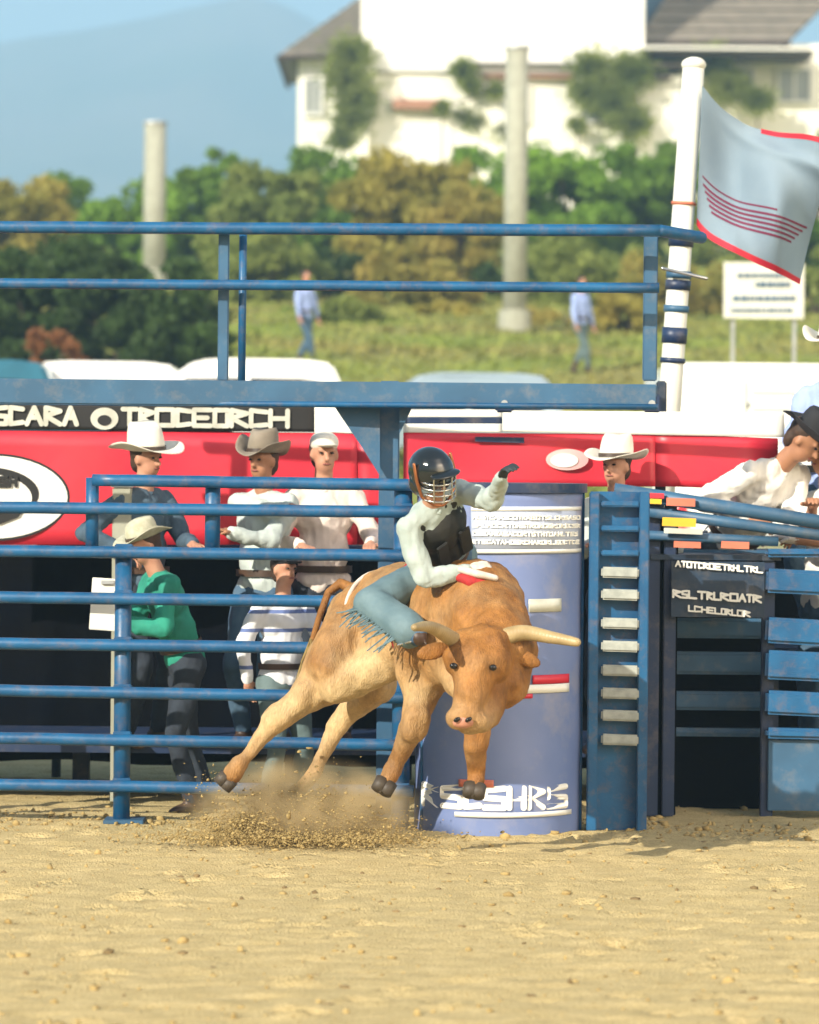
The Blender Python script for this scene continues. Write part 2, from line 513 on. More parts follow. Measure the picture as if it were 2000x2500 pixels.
def clods(name, pts, sizes, seed, material, label=None):
    r = np.random.default_rng(seed)
    t = (1 + 5 ** .5) / 2
    V = np.array([(-1, t, 0), (1, t, 0), (-1, -t, 0), (1, -t, 0), (0, -1, t), (0, 1, t), (0, -1, -t), (0, 1, -t), (t, 0, -1), (t, 0, 1), (-t, 0, -1), (-t, 0, 1)]) / 1.9
    F = np.array([(0, 11, 5), (0, 5, 1), (0, 1, 7), (0, 7, 10), (0, 10, 11), (1, 5, 9), (5, 11, 4), (11, 10, 2), (10, 7, 6), (7, 1, 8), (3, 9, 4), (3, 4, 2), (3, 2, 6), (3, 6, 8), (3, 8, 9), (4, 9, 5), (2, 4, 11), (6, 2, 10), (8, 6, 7), (9, 8, 1)])
    n = len(pts)
    sc_ = r.uniform(.5, 1.5, (n, 1, 3)); sc_[:, :, 2] *= .7
    vv = V[None] * (1 + r.uniform(-.4, .4, (n, 12, 1))) * (sizes[:, None, None] * sc_) + pts[:, None]
    ff = F[None] + (np.arange(n) * 12)[:, None, None]
    me = bpy.data.meshes.new(name)
    me.from_pydata(vv.reshape(-1, 3).tolist(), [], ff.reshape(-1, 3).tolist())
    smooth(me)
    return tag(link(name, me, material), label, kind='stuff')


n = 2600
cx = rng.uniform(-3.2, 3.2, n); cy = rng.uniform(11, 21.8, n)
cs = np.minimum(rng.exponential(.0045, n) + .003, .024)
cz = sandz(cx[None], cy[None])[0] + cs * .2
tag(clods('sand_clods', np.stack([cx, cy, cz], -1), cs, 2, M['clod']), 'loose brown clods strewn over the tan arena sand', 'sand clods')

n = 1700
cx = rng.uniform(-3.2, 3.2, n); cy = 20.15 + rng.normal(0, .28, n) + .2 * np.sin(cx * 2.3)
cs = np.minimum(rng.exponential(.0055, n) + .003, .022)
clods('fence_foot_clods', np.stack([cx, cy, sandz(cx[None], cy[None])[0] + cs * .3], -1), cs, 12, M['clod'], 'line of brown dirt clods banked along the foot of the fence')
tag(C.objects[-1], cat='sand clods')
n = 70
cx = rng.uniform(-2.6, 2.6, n); cy = rng.uniform(12.5, 19.5, n)
cs = rng.uniform(.008, .022, n)
clods('dark_clods', np.stack([cx, cy, sandz(cx[None], cy[None])[0] - cs * .1], -1), cs, 13, M['clod_dark'], 'scattered small dark brown lumps on the open sand')
tag(C.objects[-1], cat='dirt lumps')

# ------------------------------------------------------------------ mountain
cpx = [-6000, -4000, -1500, -400, 0, 200, 400, 520, 600, 680, 760, 900, 1200, 2000, 6000]
cpy = [420, 330, 240, 150, 112, 80, 42, 10, -8, 16, 62, 110, 160, 210, 380]


def mz(X, Y):
    px = 1000 + X * FPX / 2200
    crest = 2 + (HZ + .0093 * (px - 1000) - np.interp(px, cpx, cpy)) / FPX * 2200
    t = np.clip((Y - 1250) / 950, 0, 1)
    P = np.stack([X, Y * .5, X * 0], -1).reshape(-1, 3)
    n1 = np.abs(nz(P, 130, 4, 4)).reshape(X.shape)
    n2 = nz(P, 40, 14, 3).reshape(X.shape)
    prof = t ** 1.25
    back = np.clip((Y - 2200) / 400, 0, 1)
    return 2 + crest * prof * (1 - .25 * n1 * (1 - t) * 2.2) + n2 * 3.0 * t * (1 - t) * 4 + n2 * 1.2 - back * 60


tag(gridmesh('mountain', np.linspace(-1150, 1150, 300), np.linspace(1250, 2600, 120), mz, M['mountain']), kind='structure')


# ------------------------------------------------------------------ trees
def leaves(P, size, seed):
    r = np.random.default_rng(seed)
    n = len(P)
    a = r.normal(size=(n, 3)); a /= np.linalg.norm(a, axis=1)[:, None]
    b2 = np.cross(a, r.normal(size=(n, 3))); b2 /= np.linalg.norm(b2, axis=1)[:, None]
    s = size * r.uniform(.6, 1.4, (n, 1))
    V = np.stack([P - a * s, P - b2 * s * .45, P + a * s, P + b2 * s * .45], 1).reshape(-1, 3)
    F = np.arange(4 * n).reshape(n, 4)
    me = bpy.data.meshes.new('leaves')
    me.vertices.add(4 * n); me.vertices.foreach_set('co', V.ravel())
    me.loops.add(4 * n); me.loops.foreach_set('vertex_index', F.ravel().astype(np.int32))
    me.polygons.add(n); me.polygons.foreach_set('loop_start', np.arange(0, 4 * n, 4, dtype=np.int32))
    me.polygons.foreach_set('loop_total', np.full(n, 4, dtype=np.int32))
    me.update(calc_edges=True)
    return me


def foliage_points(center, rad, n, seed, nclump=22):
    r = np.random.default_rng(seed)
    cs = r.normal(size=(nclump, 3)); cs /= np.linalg.norm(cs, axis=1)[:, None]
    cs = np.sign(cs) * np.abs(cs) ** .7
    cs *= r.uniform(.3, .92, (nclump, 1)) * np.array(rad)
    cr = r.uniform(.16, .40, nclump) * min(rad)
    k = r.integers(0, nclump, n)
    d = r.normal(size=(n, 3)); d /= np.linalg.norm(d, axis=1)[:, None]
    rr = r.uniform(0, 1, (n, 1)) ** .45
    P = cs[k] + d * rr * cr[k][:, None] * np.array([1.15, 1.15, .8])
    P = P[P[:, 2] > -rad[2] * 1.1]
    return P + np.array(center)


def tree(px, top, Y, wpx, hpx, m, n, label, group, size=.15, kind='tree', cat='tree', trunk=True):
    s = FPX / Y
    gpy = HZ - (terr(0, Y) - CAMZ) / Y * FPX
    if kind == 'bush': hpx = max(hpx, gpy - top + 25)
    else: hpx = max(hpx, (gpy - top) * .82)
    n = int(n * 1.45)
    c = at(px, top + hpx / 2, Y)
    R_ = (wpx / s / 2, wpx / s / 2 * .9, hpx / s / 2)
    base = Vector((c.x, Y, terr(c.x, Y) - .3))
    root = empty(kind, base, label, cat, group)
    seed = abs(int(px * 7 + top))
    link('crown', leaves(foliage_points(c, R_, n, seed, max(14, int(n / 190))), size, seed), M[m], root)
    t = MB()
    h = max(c.z - base.z, .5)
    tr = .05 * h + .03
    mid = base + Vector((.1 * R_[0], 0, h * .55))
    t.path([base, mid, Vector(c)], [tr, tr * .7, tr * .45], 8)
    rr = random.Random(seed)
    for k in range(6):
        an = rr.uniform(0, 6.28)
        e = Vector(c) + Vector((math.cos(an) * R_[0] * .6, math.sin(an) * R_[1] * .5, rr.uniform(-.2, .6) * R_[2]))
        t.path([mid + (Vector(c) - mid) * rr.uniform(0, .6), e], [tr * .4, tr * .12], 6)
    t.build('trunk', M['bark'], root, True)
    return root


TR = [  # px, top, Y, width, height, leaf, count, label
    (40, 425, 104, 330, 330, 'l_yellow', 7500, 'yellowing leafy tree at the far left behind the upper blue rails'),
    (175, 408, 108, 250, 360, 'l_green', 7000, 'dark green leafy tree second from the left on the hillside'),
    (310, 432, 101, 260, 330, 'l_bright', 7500, 'bright green tree left of the faint grey pole'),
    (475, 382, 106, 300, 360, 'l_green', 8500, 'tall green tree just right of the short grey pole'),
    (640, 398, 100, 300, 340, 'l_olive', 8500, 'olive green tree over the open grass bank'),
    (790, 352, 109, 260, 330, 'l_green', 7500, 'green tree in front of the left corner of the white building'),
    (985, 368, 99, 340, 360, 'l_yellow', 9500, 'yellow autumn tree below the middle of the white building'),
    (1110, 350, 107, 260, 380, 'l_bright', 7500, 'bright green tree directly behind the tall pale pole'),
    (1370, 345, 105, 330, 300, 'l_bright', 8500, 'bright green tree between the tall pale pole and the flagpole'),
    (1560, 330, 108, 300, 330, 'l_green', 7500, 'green tree partly hidden by the white flagpole'),
    (1790, 400, 104, 300, 380, 'l_olive', 6000, 'olive tree hidden mostly behind the grey blue flag'),
    (1985, 285, 106, 200, 400, 'l_bright', 6000, 'green tree at the right edge beyond the flag'),
    (540, 315, 112, 90, 120, 'l_green', 900, 'small thin tree top poking above the tree line against the mountain'),
]
TR += [(-180, 415, 103, 320, 330, 'l_green', 5000, 'green tree on the hillside just beyond the left edge of the picture'),
       (-430, 440, 106, 330, 330, 'l_olive', 5000, 'olive tree on the hillside, second beyond the left edge'),
       (-690, 430, 102, 340, 330, 'l_bright', 5000, 'bright green tree on the hillside, third beyond the left edge'),
       (-950, 420, 105, 340, 330, 'l_yellow', 5000, 'yellowing tree on the hillside, fourth beyond the left edge'),
       (2240, 380, 104, 330, 330, 'l_green', 5000, 'green tree on the hillside just beyond the right edge of the picture'),
       (2520, 400, 102, 330, 330, 'l_olive', 5000, 'olive tree on the hillside, second beyond the right edge')]
for px, top, Y, wp, hp, m_, n_, lab in TR:
    tree(px, top, Y, wp, hp, m_, n_, lab, 'trees on the hillside')
SH = [
    (60, 560, 66, 420, 300, 'l_dark', 7000, 'dark shaded bush at the far left above the white parked car'),
    (270, 580, 65, 360, 300, 'l_dark', 7000, 'dark green bush above the gap between the two white cars'),
    (440, 640, 64, 330, 260, 'l_dark', 6000, 'dark bush left of the blue upright above the second white car'),
    (120, 770, 62, 150, 70, 'l_rust', 900, 'small rust orange bush glowing in front of the dark bushes'),
    (640, 560, 88, 330, 230, 'l_olive', 6000, 'olive bush right of the blue upright on the bank'),
    (830, 590, 90, 260, 150, 'l_dark', 3200, 'dark green bush in the hollow below the olive trees'),
    (1010, 610, 86, 330, 170, 'l_orange', 5000, 'orange brown bush left of the tall pale pole'),
    (900, 690, 92, 520, 130, 'l_green', 6000, 'low wide green bush along the top of the grass bank'),
    (1250, 620, 90, 300, 210, 'l_dark', 4200, 'dark bush behind the foot of the tall pale pole'),
    (1420, 560, 88, 330, 270, 'l_olive', 6500, 'olive bush left of the blue upright below the flag'),
    (1600, 620, 84, 300, 250, 'l_orange', 5000, 'orange olive bush behind the banded part of the flagpole'),
    (1800, 640, 86, 330, 300, 'l_orange', 6000, 'brown orange bush around the small white sign'),
    (1990, 600, 84, 200, 300, 'l_olive', 3500, 'olive bush at the right edge below the flag'),
    (690, 745, 84, 260, 110, 'l_bright', 3200, 'low bright green bush on the bank beneath the olive bush'),
    (860, 730, 80, 300, 120, 'l_olive', 4000, 'low olive bush in the middle of the grass bank'),
    (1090, 735, 83, 280, 120, 'l_yellow', 3600, 'low yellowing bush just left of the tall pale pole'),
    (1370, 745, 81, 300, 120, 'l_orange', 4000, 'low brown orange bush right of the tall pale pole'),
    (1530, 700, 78, 220, 160, 'l_yellow', 3600, 'yellow olive bush behind the right blue upright'),
    (1120, 440, 94, 260, 240, 'l_orange', 5500, 'orange tinted small tree just left of the tall pale pole'),
]
for px, top, Y, wp, hp, m_, n_, lab in SH:
    tree(px, top, Y, wp, hp, m_, n_, lab, 'bushes on the bank', size=.1, kind='bush', cat='bush')

# long grass on the bank
n = 26000
gx = rng.uniform(-9, 12, n); gy = rng.uniform(46, 104, n)
gz = tz(gx[None], gy[None])[0]
me = leaves(np.stack([gx, gy, gz + .04], -1), .09, 77)
tag(link('bank_grass', me, M['grass']), 'rough yellow green grass on the bank behind the parked cars', 'grass', kind='stuff')


# ------------------------------------------------------------------ white building on the hill
def quad_box(mb, x0, y0, x1, y1, Y, depth):
    a, c_ = at(x0, y0, Y), at(x1, y1, Y)
    mb.box(((a.x + c_.x) / 2, Y + depth / 2, (a.z + c_.z) / 2), abs(c_.x - a.x), depth, abs(a.z - c_.z))


bld = empty('hill_building', (at(1350, 400, 150).x, 150, 11), 'large white stucco building with grey roofs and vines on the hill behind the trees', 'building')
m1 = MB(); quad_box(m1, 728, 140, 905, 620, 150.0, 12); m1.build('wall', M['wall_cream'], bld)
m1 = MB(); quad_box(m1, 885, -260, 1572, 178, 147.0, 12); m1.build('tower_wall', M['wall_white'], bld)
m1 = MB(); quad_box(m1, 900, 178, 1660, 620, 147.25, 12); m1.build('wall', M['wall_cream'], bld)
m1 = MB(); quad_box(m1, 1573, 104, 2300, 620, 149.2, 12); m1.build('wall', M['wall_cream'], bld)
m1 = MB(); quad_box(m1, 728, -262, 885, -258, 147.2, 12)
# left hip roof
def hip(name, e0, e1, t0, t1, Y, ov, depth):
    A, B, T0, T1 = at(*e0, Y - ov), at(*e1, Y - ov), at(*t0, Y + depth / 2), at(*t1, Y + depth / 2)
    A2, B2 = A + Vector((0, depth + 2 * ov, 0)), B + Vector((0, depth + 2 * ov, 0))
    rf = MB().add([A, B, B2, A2, T0, T1], [(0, 1, 5, 4), (1, 2, 5), (2, 3, 4, 5), (3, 0, 4), (3, 2, 1, 0)]).build(name, M['roof'], bld)
    f = MB()
    for p, q in ((A, B), (B, B2), (A2, A)):
        f.tube(p - Vector((0, 0, .1)), q - Vector((0, 0, .1)), .11, n=6)
    f.build('fascia', M['eave'], rf)
    # tile courses lying on the front slope
    for k in range(1, 9):
        u = k / 9
        p, q = A.lerp(T0, u), B.lerp(T1, u)
        MB().box((p + q) / 2 + Vector((0, -.03, .03)), (q - p).length, .22, .05, Matrix.Rotation(math.atan2((q - p).z, (q - p).x) * -1, 3, 'Y')).build('tile_course', M['roof'], rf)
hip('roof', (680, 134), (910, 126), (905, -25), (1150, -25), 150, .8, 10)
hip('roof', (1556, 98), (1925, 98), (1700, -120), (2150, -120), 149, 1.0, 10)
m1 = MB(); quad_box(m1, 1575, -150, 1640, 60, 151, 6); m1.build('chimney', M['steel_dull'], bld)
for (x0, y0, x1, y1, mm_, pr) in [(1128, 150, 1672, 157, 'eave', .5), (1560, 112, 1990, 120, 'wall_white', .9), (1600, 124, 1990, 131, 'eave', .7),
                                  (960, 238, 1075, 262, 'terracotta', .5), (1180, 178, 1400, 184, 'terracotta', .4), (1560, 182, 1640, 190, 'eave', .5)]:
    a, c_ = at(x0, y0, 146.2), at(x1, y1, 146.2)
    MB().box(((a.x + c_.x) / 2, 147.2 - pr / 2 + 1.6, (a.z + c_.z) / 2), c_.x - a.x, pr + 3.2, max(.1, a.z - c_.z)).build('ledge', M[mm_], bld)
for (x0, y0, x1, y1) in [(1230, 210, 1290, 300), (1420, 215, 1500, 300), (1760, 165, 1840, 250), (1900, 165, 1980, 250), (745, 190, 785, 280)]:
    Yw = 147.15 if x0 < 1640 and x0 > 900 else (149.1 if x0 > 1640 else 149.9)
    fr_ = MB()
    a, c_ = at(x0, y0, Yw), at(x1, y1, Yw)
    cx_, cz_ = (a.x + c_.x) / 2, (a.z + c_.z) / 2
    W_, H_ = c_.x - a.x, a.z - c_.z
    for s_ in (-1, 1):
        fr_.box((cx_ + s_ * W_ / 2, Yw - .05, cz_), .1, .14, H_ + .1)
        fr_.box((cx_, Yw - .05, cz_ + s_ * H_ / 2), W_ - .1, .14, .1)
    fo = fr_.build('window', M['wall_white'], bld)
    MB().box((cx_, Yw - .02, cz_), W_ - .1, .03, H_ - .1).build('pane', M['winglass'], fo)
    MB().box((cx_, Yw - .06, cz_), .06, .06, H_ - .1).build('mullion', M['wall_white'], fo)


def vine(pts, Y, n, label, m_='l_green', spread=.5):
    P = []
    r = np.random.default_rng(n)
    for (px, py, rp) in pts:
        c = np.array(at(px, py, Y))
        k = int(n * 1.5 * rp / sum(q[2] for q in pts))
        P.append(c + r.normal(size=(k, 3)) * np.array([rp / 60 * .5, .16, rp / 60 * .42]))
    P = np.concatenate(P)
    b0 = at(pts[-1][0], 420, Y)
    root = empty('climbing_vine', b0, label, 'vine', 'vines climbing the white building')
    link('leaves', leaves(P, .13, n), M[m_], root)
    t = MB()
    q = [at(a_, b_, Y + .1) for a_, b_, _ in pts] + [b0]
    t.path(q, [.04] * len(q), 6)
    t.build('stem', M['bark'], root)


vine([(855, 130, 45), (845, 190, 50), (870, 240, 50), (860, 290, 40), (835, 340, 30)], 149.4 - 3, 3600, 'olive green vine hanging down the left corner of the white building', 'l_olive')
vine([(1130, 170, 26), (1150, 205, 22), (1210, 220, 18), (1080, 262, 16)], 146.7, 1500, 'short vine curling off the left end of the long dark ledge', 'l_olive')
vine([(1440, 160, 40), (1540, 175, 50), (1430, 225, 36), (1500, 250, 50), (1545, 300, 45), (1410, 305, 18)], 146.5, 4200, 'dense vine in the middle of the facade left of the flagpole', 'l_olive')
vine([(1740, 150, 40), (1780, 210, 42), (1850, 245, 34)], 147.6, 2300, 'vine on the right wing above the flag', 'l_olive')
vine([(1160, 300, 30), (1230, 320, 30), (1130, 280, 24)], 147.4, 1300, 'thin patchy vine low on the cream wall by the tall pale pole', 'l_olive')


# ------------------------------------------------------------------ background poles, sign
def pole(px, top, bot, Y, r_, m_, label, cat='pole', name='concrete_pole'):
    a = at(px + (bot - top) * .0093, top, Y)
    root = empty(name, (a.x, Y, terr(a.x, Y) - .2), label, cat)
    MB().tube((a.x, Y, terr(a.x, Y) - .2), a, r_ * 1.06, r_, 20).build('shaft', M[m_], root, True)
    MB().tube(a, a + Vector((0, 0, .06)), r_ * 1.15, r_ * 1.1, 20).build('cap', M['grey'], root)
    MB().tube((a.x, Y, terr(a.x, Y) - .1), (a.x, Y, terr(a.x, Y) + .35), r_ * 1.5, r_ * 1.4, 16).build('footing', M['post'], root)
    return root


pole(1256, 120, 855, 78, .24, 'post', 'tall pale concrete pole standing on the grass bank before the white building')
pole(376, 303, 645, 92, .27, 'post', 'short pale grey pole rising among the trees at the left')

sg = empty('notice_board', at(1866, 780, 52), 'white sign board with grey lines of print below the flag', 'sign')
c0, c1 = at(1768, 640, 52), at(1962, 778, 52)
MB().box(((c0.x + c1.x) / 2, 52, (c0.z + c1.z) / 2), c1.x - c0.x, .04, c0.z - c1.z).build('board', M['polewhite'], sg)
for k, (y0, xa, xb, h_) in enumerate([(672, 1800, 1925, 10), (694, 1845, 1925, 13), (728, 1790, 1935, 12), (757, 1785, 1930, 9)]):
    p0, p1 = at(xa, y0, 51.96), at(xb, y0, 51.96)
    mb_ = MB(); xx = p0.x; rr = random.Random(k)
    while xx < p1.x:
        w_ = rr.uniform(.03, .09); mb_.box((xx + w_ / 2, 51.965, p0.z + (p1.z - p0.z) * (xx - p0.x) / (p1.x - p0.x)), w_, .012, h_ / 173); xx += w_ + .025
    mb_.build('print_line', M['steel_dull'], sg)
for xx in (1790, 1940):
    p = at(xx, 778, 52.05)
    MB().box((p.x, 52.06, (p.z + terr(0, 52)) / 2 + .1), .05, .05, p.z - terr(0, 52) + .5).build('post', M['grey'], sg)


# ------------------------------------------------------------------ vehicles
def car(px_c, py_roof, Y, L_, H_, paint, label, face=1):
    c = at(px_c, py_roof, Y)
    z0 = c.z - H_
    root = empty('parked_car', (c.x, Y, z0), label, 'car', 'cars parked behind the arena')
    W = 1.78
    def prof(pts, w0, w1, nm, m_, par, zmid):
        vs, n_ = [], len(pts)
        for s_ in (-1, 1):
            for (x_, z_) in pts:
                ww = w0 if z_ < zmid else w1
                vs.append((c.x + face * x_, Y + s_ * ww / 2, z0 + z_))
        fs = [tuple(range(n_)), tuple(range(n_, 2 * n_))[::-1]] + [(i, i + n_, (i + 1) % n_ + n_, (i + 1) % n_) for i in range(n_)]
        return MB().add(vs, fs).build(nm, m_, par, bevel=.05)
    h = H_
    body = prof([(-2.2, .3), (-2.25, .62), (-2.1, .86 * h * .62), (-.95, .62 * h), (1.95, .62 * h), (2.2, .5 * h), (2.22, .3)], W, W, 'body', M[paint], root, 9)
    roof = prof([(-1.15, .60 * h), (-.62, .93 * h), (-.42, .985 * h), (-.1, h), (1.0, .995 * h), (1.35, .965 * h), (1.62, .60 * h)], W, W * .80, 'cabin', M[paint], root, .7 * h)
    for s_ in (-1, 1):
        yy = Y + s_ * (W * .45)
        w_ = MB()
        for pts in ([(-.92, .65), (-.6, .83), (.18, .84), (.18, .65)], [(.26, .65), (.26, .84), (1.15, .835), (1.32, .65)]):
            P = [Vector((c.x + face * x_, Y + s_ * W * (.405 + (.905 - z_) * .32), z0 + z_ * h)) for x_, z_ in pts]
            w_.prism(P, (0, s_ * .02, 0))
        w_.build('side_window', M['glass'], root)
        for wx in (-1.4, 1.4):
            tb_ = MB().tube((c.x + wx, Y + s_ * (W / 2 - .2), z0 + .32), (c.x + wx, Y + s_ * (W / 2 + .01), z0 + .32), .33, n=20).build('wheel', M['rubber'], root)
            MB().tube((c.x + wx, Y + s_ * (W / 2), z0 + .32), (c.x + wx, Y + s_ * (W / 2 + .025), z0 + .32), .2, n=16).build('rim', M['grey'], tb_)
    MB().prism([Vector((c.x + face * x_, Y + s_, z0 + z_ * h)) for x_, z_, s_ in [(-1.13, .64, -.75), (-.76, .85, -.66), (-.76, .85, .66), (-1.13, .64, .75)]], (-.03 * face, 0, .015)).build('windscreen', M['glass'], root)
    MB().box((c.x - face * 2.2, Y - .6, z0 + .62), .06, .3, .14).build('headlight', M['white_v'], root)
    MB().box((c.x - face * 2.2, Y + .6, z0 + .62), .06, .3, .14).build('headlight', M['white_v'], root)
    return root


car(190, 884, 50, 4.4, 1.62, 'car_white', 'white parked car with low rounded roof at the left behind the blue beam')
car(570, 878, 50, 4.4, 1.62, 'car_white', 'white parked car nearer the middle, second along behind the blue beam')
car(1105, 911, 54, 4.4, 1.6, 'car_blue', 'silver blue parked car just peeping over the beam left of the pale pole')
car(-130, 878, 49, 4.4, 1.6, 'car_teal', 'dark teal parked car cut off by the left edge')

# white box van seen from behind
van = empty('box_van', (at(1800, 1100, 38).x, 38, .55), 'white box van with ribbed rear seen past the flagpole', 'van')
a, c_ = at(1640, 884, 38), at(2035, 884, 38)
vw, vtop, vcx = c_.x - a.x, a.z, (a.x + c_.x) / 2
MB().box((vcx, 40.2, (vtop + 1.1) / 2), vw, 4.4, vtop - 1.1).build('box_body', M['car_white'], van, bevel=.06)
for k in range(9):
    MB().box((vcx + vw * .22, 37.985, 1.35 + (vtop - 1.5) * (k + .5) / 9), vw * .46, .05, (vtop - 1.5) / 9 - .025).build('door_slat', M['car_white'], van, bevel=.008)
MB().box((vcx - vw * .25, 37.985, (vtop + 1.35) / 2 - .05), vw * .42, .05, vtop - 1.6).build('rear_door', M['car_white'], van, bevel=.012)
MB().box((vcx, 37.97, 1.25), vw, .06, .12).build('bumper', M['grey'], van, bevel=.01)
MB().box((vcx, 37.98, at(1700, 985, 38).z), vw * .98, .03, .035).build('moulding', M['grey'], van)
for s_ in (-1, 1):
    for yy in (38.9, 41.6):
        MB().tube((vcx + s_ * (vw / 2 - .25), yy, .85), (vcx + s_ * (vw / 2 + .02), yy, .85), .36, n=20).build('wheel', M['rubber'], van)
    MB().box((vcx + s_ * (vw / 2 - .12), 37.97, 1.45), .1, .05, .22).build('tail_light', M['red'], van)


# ------------------------------------------------------------------ arena fence
def fy(px): return 20.18 - .36 * px / 2000       # the fence comes a little nearer to the right


def rail(mb, x0, y0, x1, y1, r_, Y0=None, Y1=None, parts=1):
    a, c_ = at(x0, y0, Y0 or fy(x0)), at(x1, y1, Y1 or fy(x1))
    q = random.Random(int(y0)); nn = 14
    P_ = [a.lerp(c_, k / nn) + Vector((0, q.uniform(-.0015, .0015), q.uniform(-.0012, .0012) * (0 < k < nn))) for k in range(nn + 1)]
    mb.sweep(P_, [r_] * (nn + 1), 18)
    return a, c_


fen = empty('pipe_fence', (at(300, 2020, 20.1).x, 20.1, 0), 'blue steel pipe fence panel along the left half of the arena', 'fence')
for (x0, y0, x1, y1) in [(-160, 1913, 1010, 1932), (-160, 1799, 1010, 1820), (-160, 1683, 1010, 1704), (-160, 1569, 1010, 1585), (-160, 1456, 1010, 1471), (-160, 1343, 1010, 1357), (-160, 1237, 1010, 1250), (226, 1172, 1010, 1184)]:
    m1 = MB(); rail(m1, x0, y0, x1, y1, .033); m1.build('rail', M['steel'], fen, True)
for (x_, y0, r_, yb) in [(302, 1330, .046, 2026), (520, 1166, .042, 1350), (226, 1166, .036, 1345), (985, 1172, .05, 2030), (-150, 1235, .05, 2026)]:
    a = at(x_, y0, fy(x_) + .07)
    b_ = at(x_ - (yb - y0) * .0093, yb, fy(x_) + .07)
    MB().tube((a.x, a.y, max(b_.z, -.05) if yb > 1400 else b_.z), a, r_, n=18).build('post', M['steel'], fen, True)
for x_, ylist in [(302, (1345, 1458, 1572, 1688, 1803, 1917)), (985, (1246, 1356, 1470, 1584, 1703, 1818, 1930))]:
    for y0 in ylist:
        p = at(x_ - (y0 - 1340) * .0093, y0, fy(x_))
        MB().box((p.x, p.y + .03, p.z), .10, .045, .075).build('bracket', M['steel'], fen, bevel=.006)
p0 = at(302, 2020, fy(302))
MB().box((p0.x, p0.y + .07, .012), .22, .22, .024).build('base_plate', M['steel_dull'], fen, bevel=.004)

# catwalk rail structure above
cw = empty('catwalk_frame', (at(800, 2020, 20.6).x, 20.6, 0), 'blue catwalk frame with two top rails over a wide beam, running across the picture', 'frame')
YC = 20.5
m1 = MB(); rail(m1, -200, 553, 1612, 563, .034, YC + .1, YC - .2); m1.tube(at(1612, 563, YC - .2), at(1712, 580, YC), .034, n=16, round_ends=True); m1.build('rail', M['steel'], cw, True)
m1 = MB(); rail(m1, -200, 690, 1610, 703, .029, YC + .1, YC - .2); m1.build('rail', M['steel'], cw, True)
a, c_ = at(-200, 955, YC + .1), at(1606, 968, YC - .2)
dx = (c_ - a); ang = math.atan2(dx.y, dx.x)
Rm = Matrix.Rotation(ang, 3, 'Z') @ Matrix.Rotation(-math.atan2(dx.z, math.hypot(dx.x, dx.y)), 3, 'Y')
MB().box((a + c_) / 2, dx.length, .06, 62 / 438).build('beam', M['steel_dull'], cw, bevel=.008)
cwb = cw.children[-1]
m1 = MB(); m1.tube(a + Vector((0, -.04, -.058)), c_ + Vector((0, -.04, -.058)), .017, n=12); m1.build('beam_rib', M['steel'], cw, True)
for x_, wpx in [(548, 26), (1590, 34), (-120, 26)]:
    a, b_ = at(x_, 556, YC + .08), at(x_ - 4, 930, YC + .08)
    MB().box((a + b_) / 2, wpx / 438, .06, a.z - b_.z).build('upright', M['steel_dull'], cw, bevel=.006)
a, b_ = at(594, 560, YC + .1), at(590, 930, YC + .1)
MB().tube(b_, a, .022, n=12).build('upright', M['steel'], cw, True)
for x_, wpx in [(952, 50), (1616, 26), (-150, 40)]:
    a = at(x_, 930, YC + (1.2 if x_ > 1500 else .12))
    MB().box((a.x, a.y + .03, a.z / 2), wpx / 438, .08, a.z).build('leg', M['steel_shade' if x_ > 1500 else 'steel_dull'], cw, bevel=.008)  # right leg takes its shade from the darker steel colour
# gusset plate
MB().prism([at(x_, y_, YC + .03) for x_, y_ in [(812, 986), (928, 988), (928, 1162), (884, 1092)]], (0, .012, 0)).build('gusset', M['steel_dull'], cw)
MB().prism([at(x_, y_, YC + .03) for x_, y_ in [(975, 988), (1010, 988), (975, 1060)]], (0, .012, 0)).build('gusset', M['steel_dull'], cw)
for x_ in (1232, 1592):
    MB().box(at(x_, 985, YC - .05), .10, .05, .10).build('clamp', M['navy'], cw, bevel=.01)
    MB().tube(at(x_, 985, YC - .09), at(x_, 985, YC - .03), .02, n=8).build('bolt', M['grey'], cw)

# platform the helpers stand on, and a black sheet added as the deep shade behind it
plat = empty('chute_platform', (0, 22.6, 0), 'dark timber standing platform behind the left fence', 'platform')
for k in range(9):
    MB().box((-.9, 21.5 + k * .16, .31), 5.4, .15, .05).build('plank', M['navy'], plat)
for x_ in (-3.3, -2.0, -.7, .5, 1.6):
    MB().box((x_, 22.6, .14), .1, .1, .285).build('leg', M['navy'], plat)
sk = empty('shade_backdrop', (0, 22.95, 0), 'black backdrop sheet added for the deep shade behind the fence and the people', 'screen')
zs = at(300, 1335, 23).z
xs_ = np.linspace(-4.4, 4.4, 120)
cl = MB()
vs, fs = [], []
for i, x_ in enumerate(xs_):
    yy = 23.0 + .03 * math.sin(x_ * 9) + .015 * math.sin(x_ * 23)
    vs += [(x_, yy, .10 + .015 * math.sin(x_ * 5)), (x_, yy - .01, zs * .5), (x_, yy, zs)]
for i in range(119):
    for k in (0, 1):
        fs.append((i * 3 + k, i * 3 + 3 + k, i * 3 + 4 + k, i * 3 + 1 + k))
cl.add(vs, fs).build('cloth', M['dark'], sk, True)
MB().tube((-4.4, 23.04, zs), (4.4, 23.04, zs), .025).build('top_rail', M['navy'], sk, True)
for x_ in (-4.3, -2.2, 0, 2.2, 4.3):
    MB().tube((x_, 23.08, -.05), (x_, 23.08, zs), .03).build('post', M['navy'], sk, True)


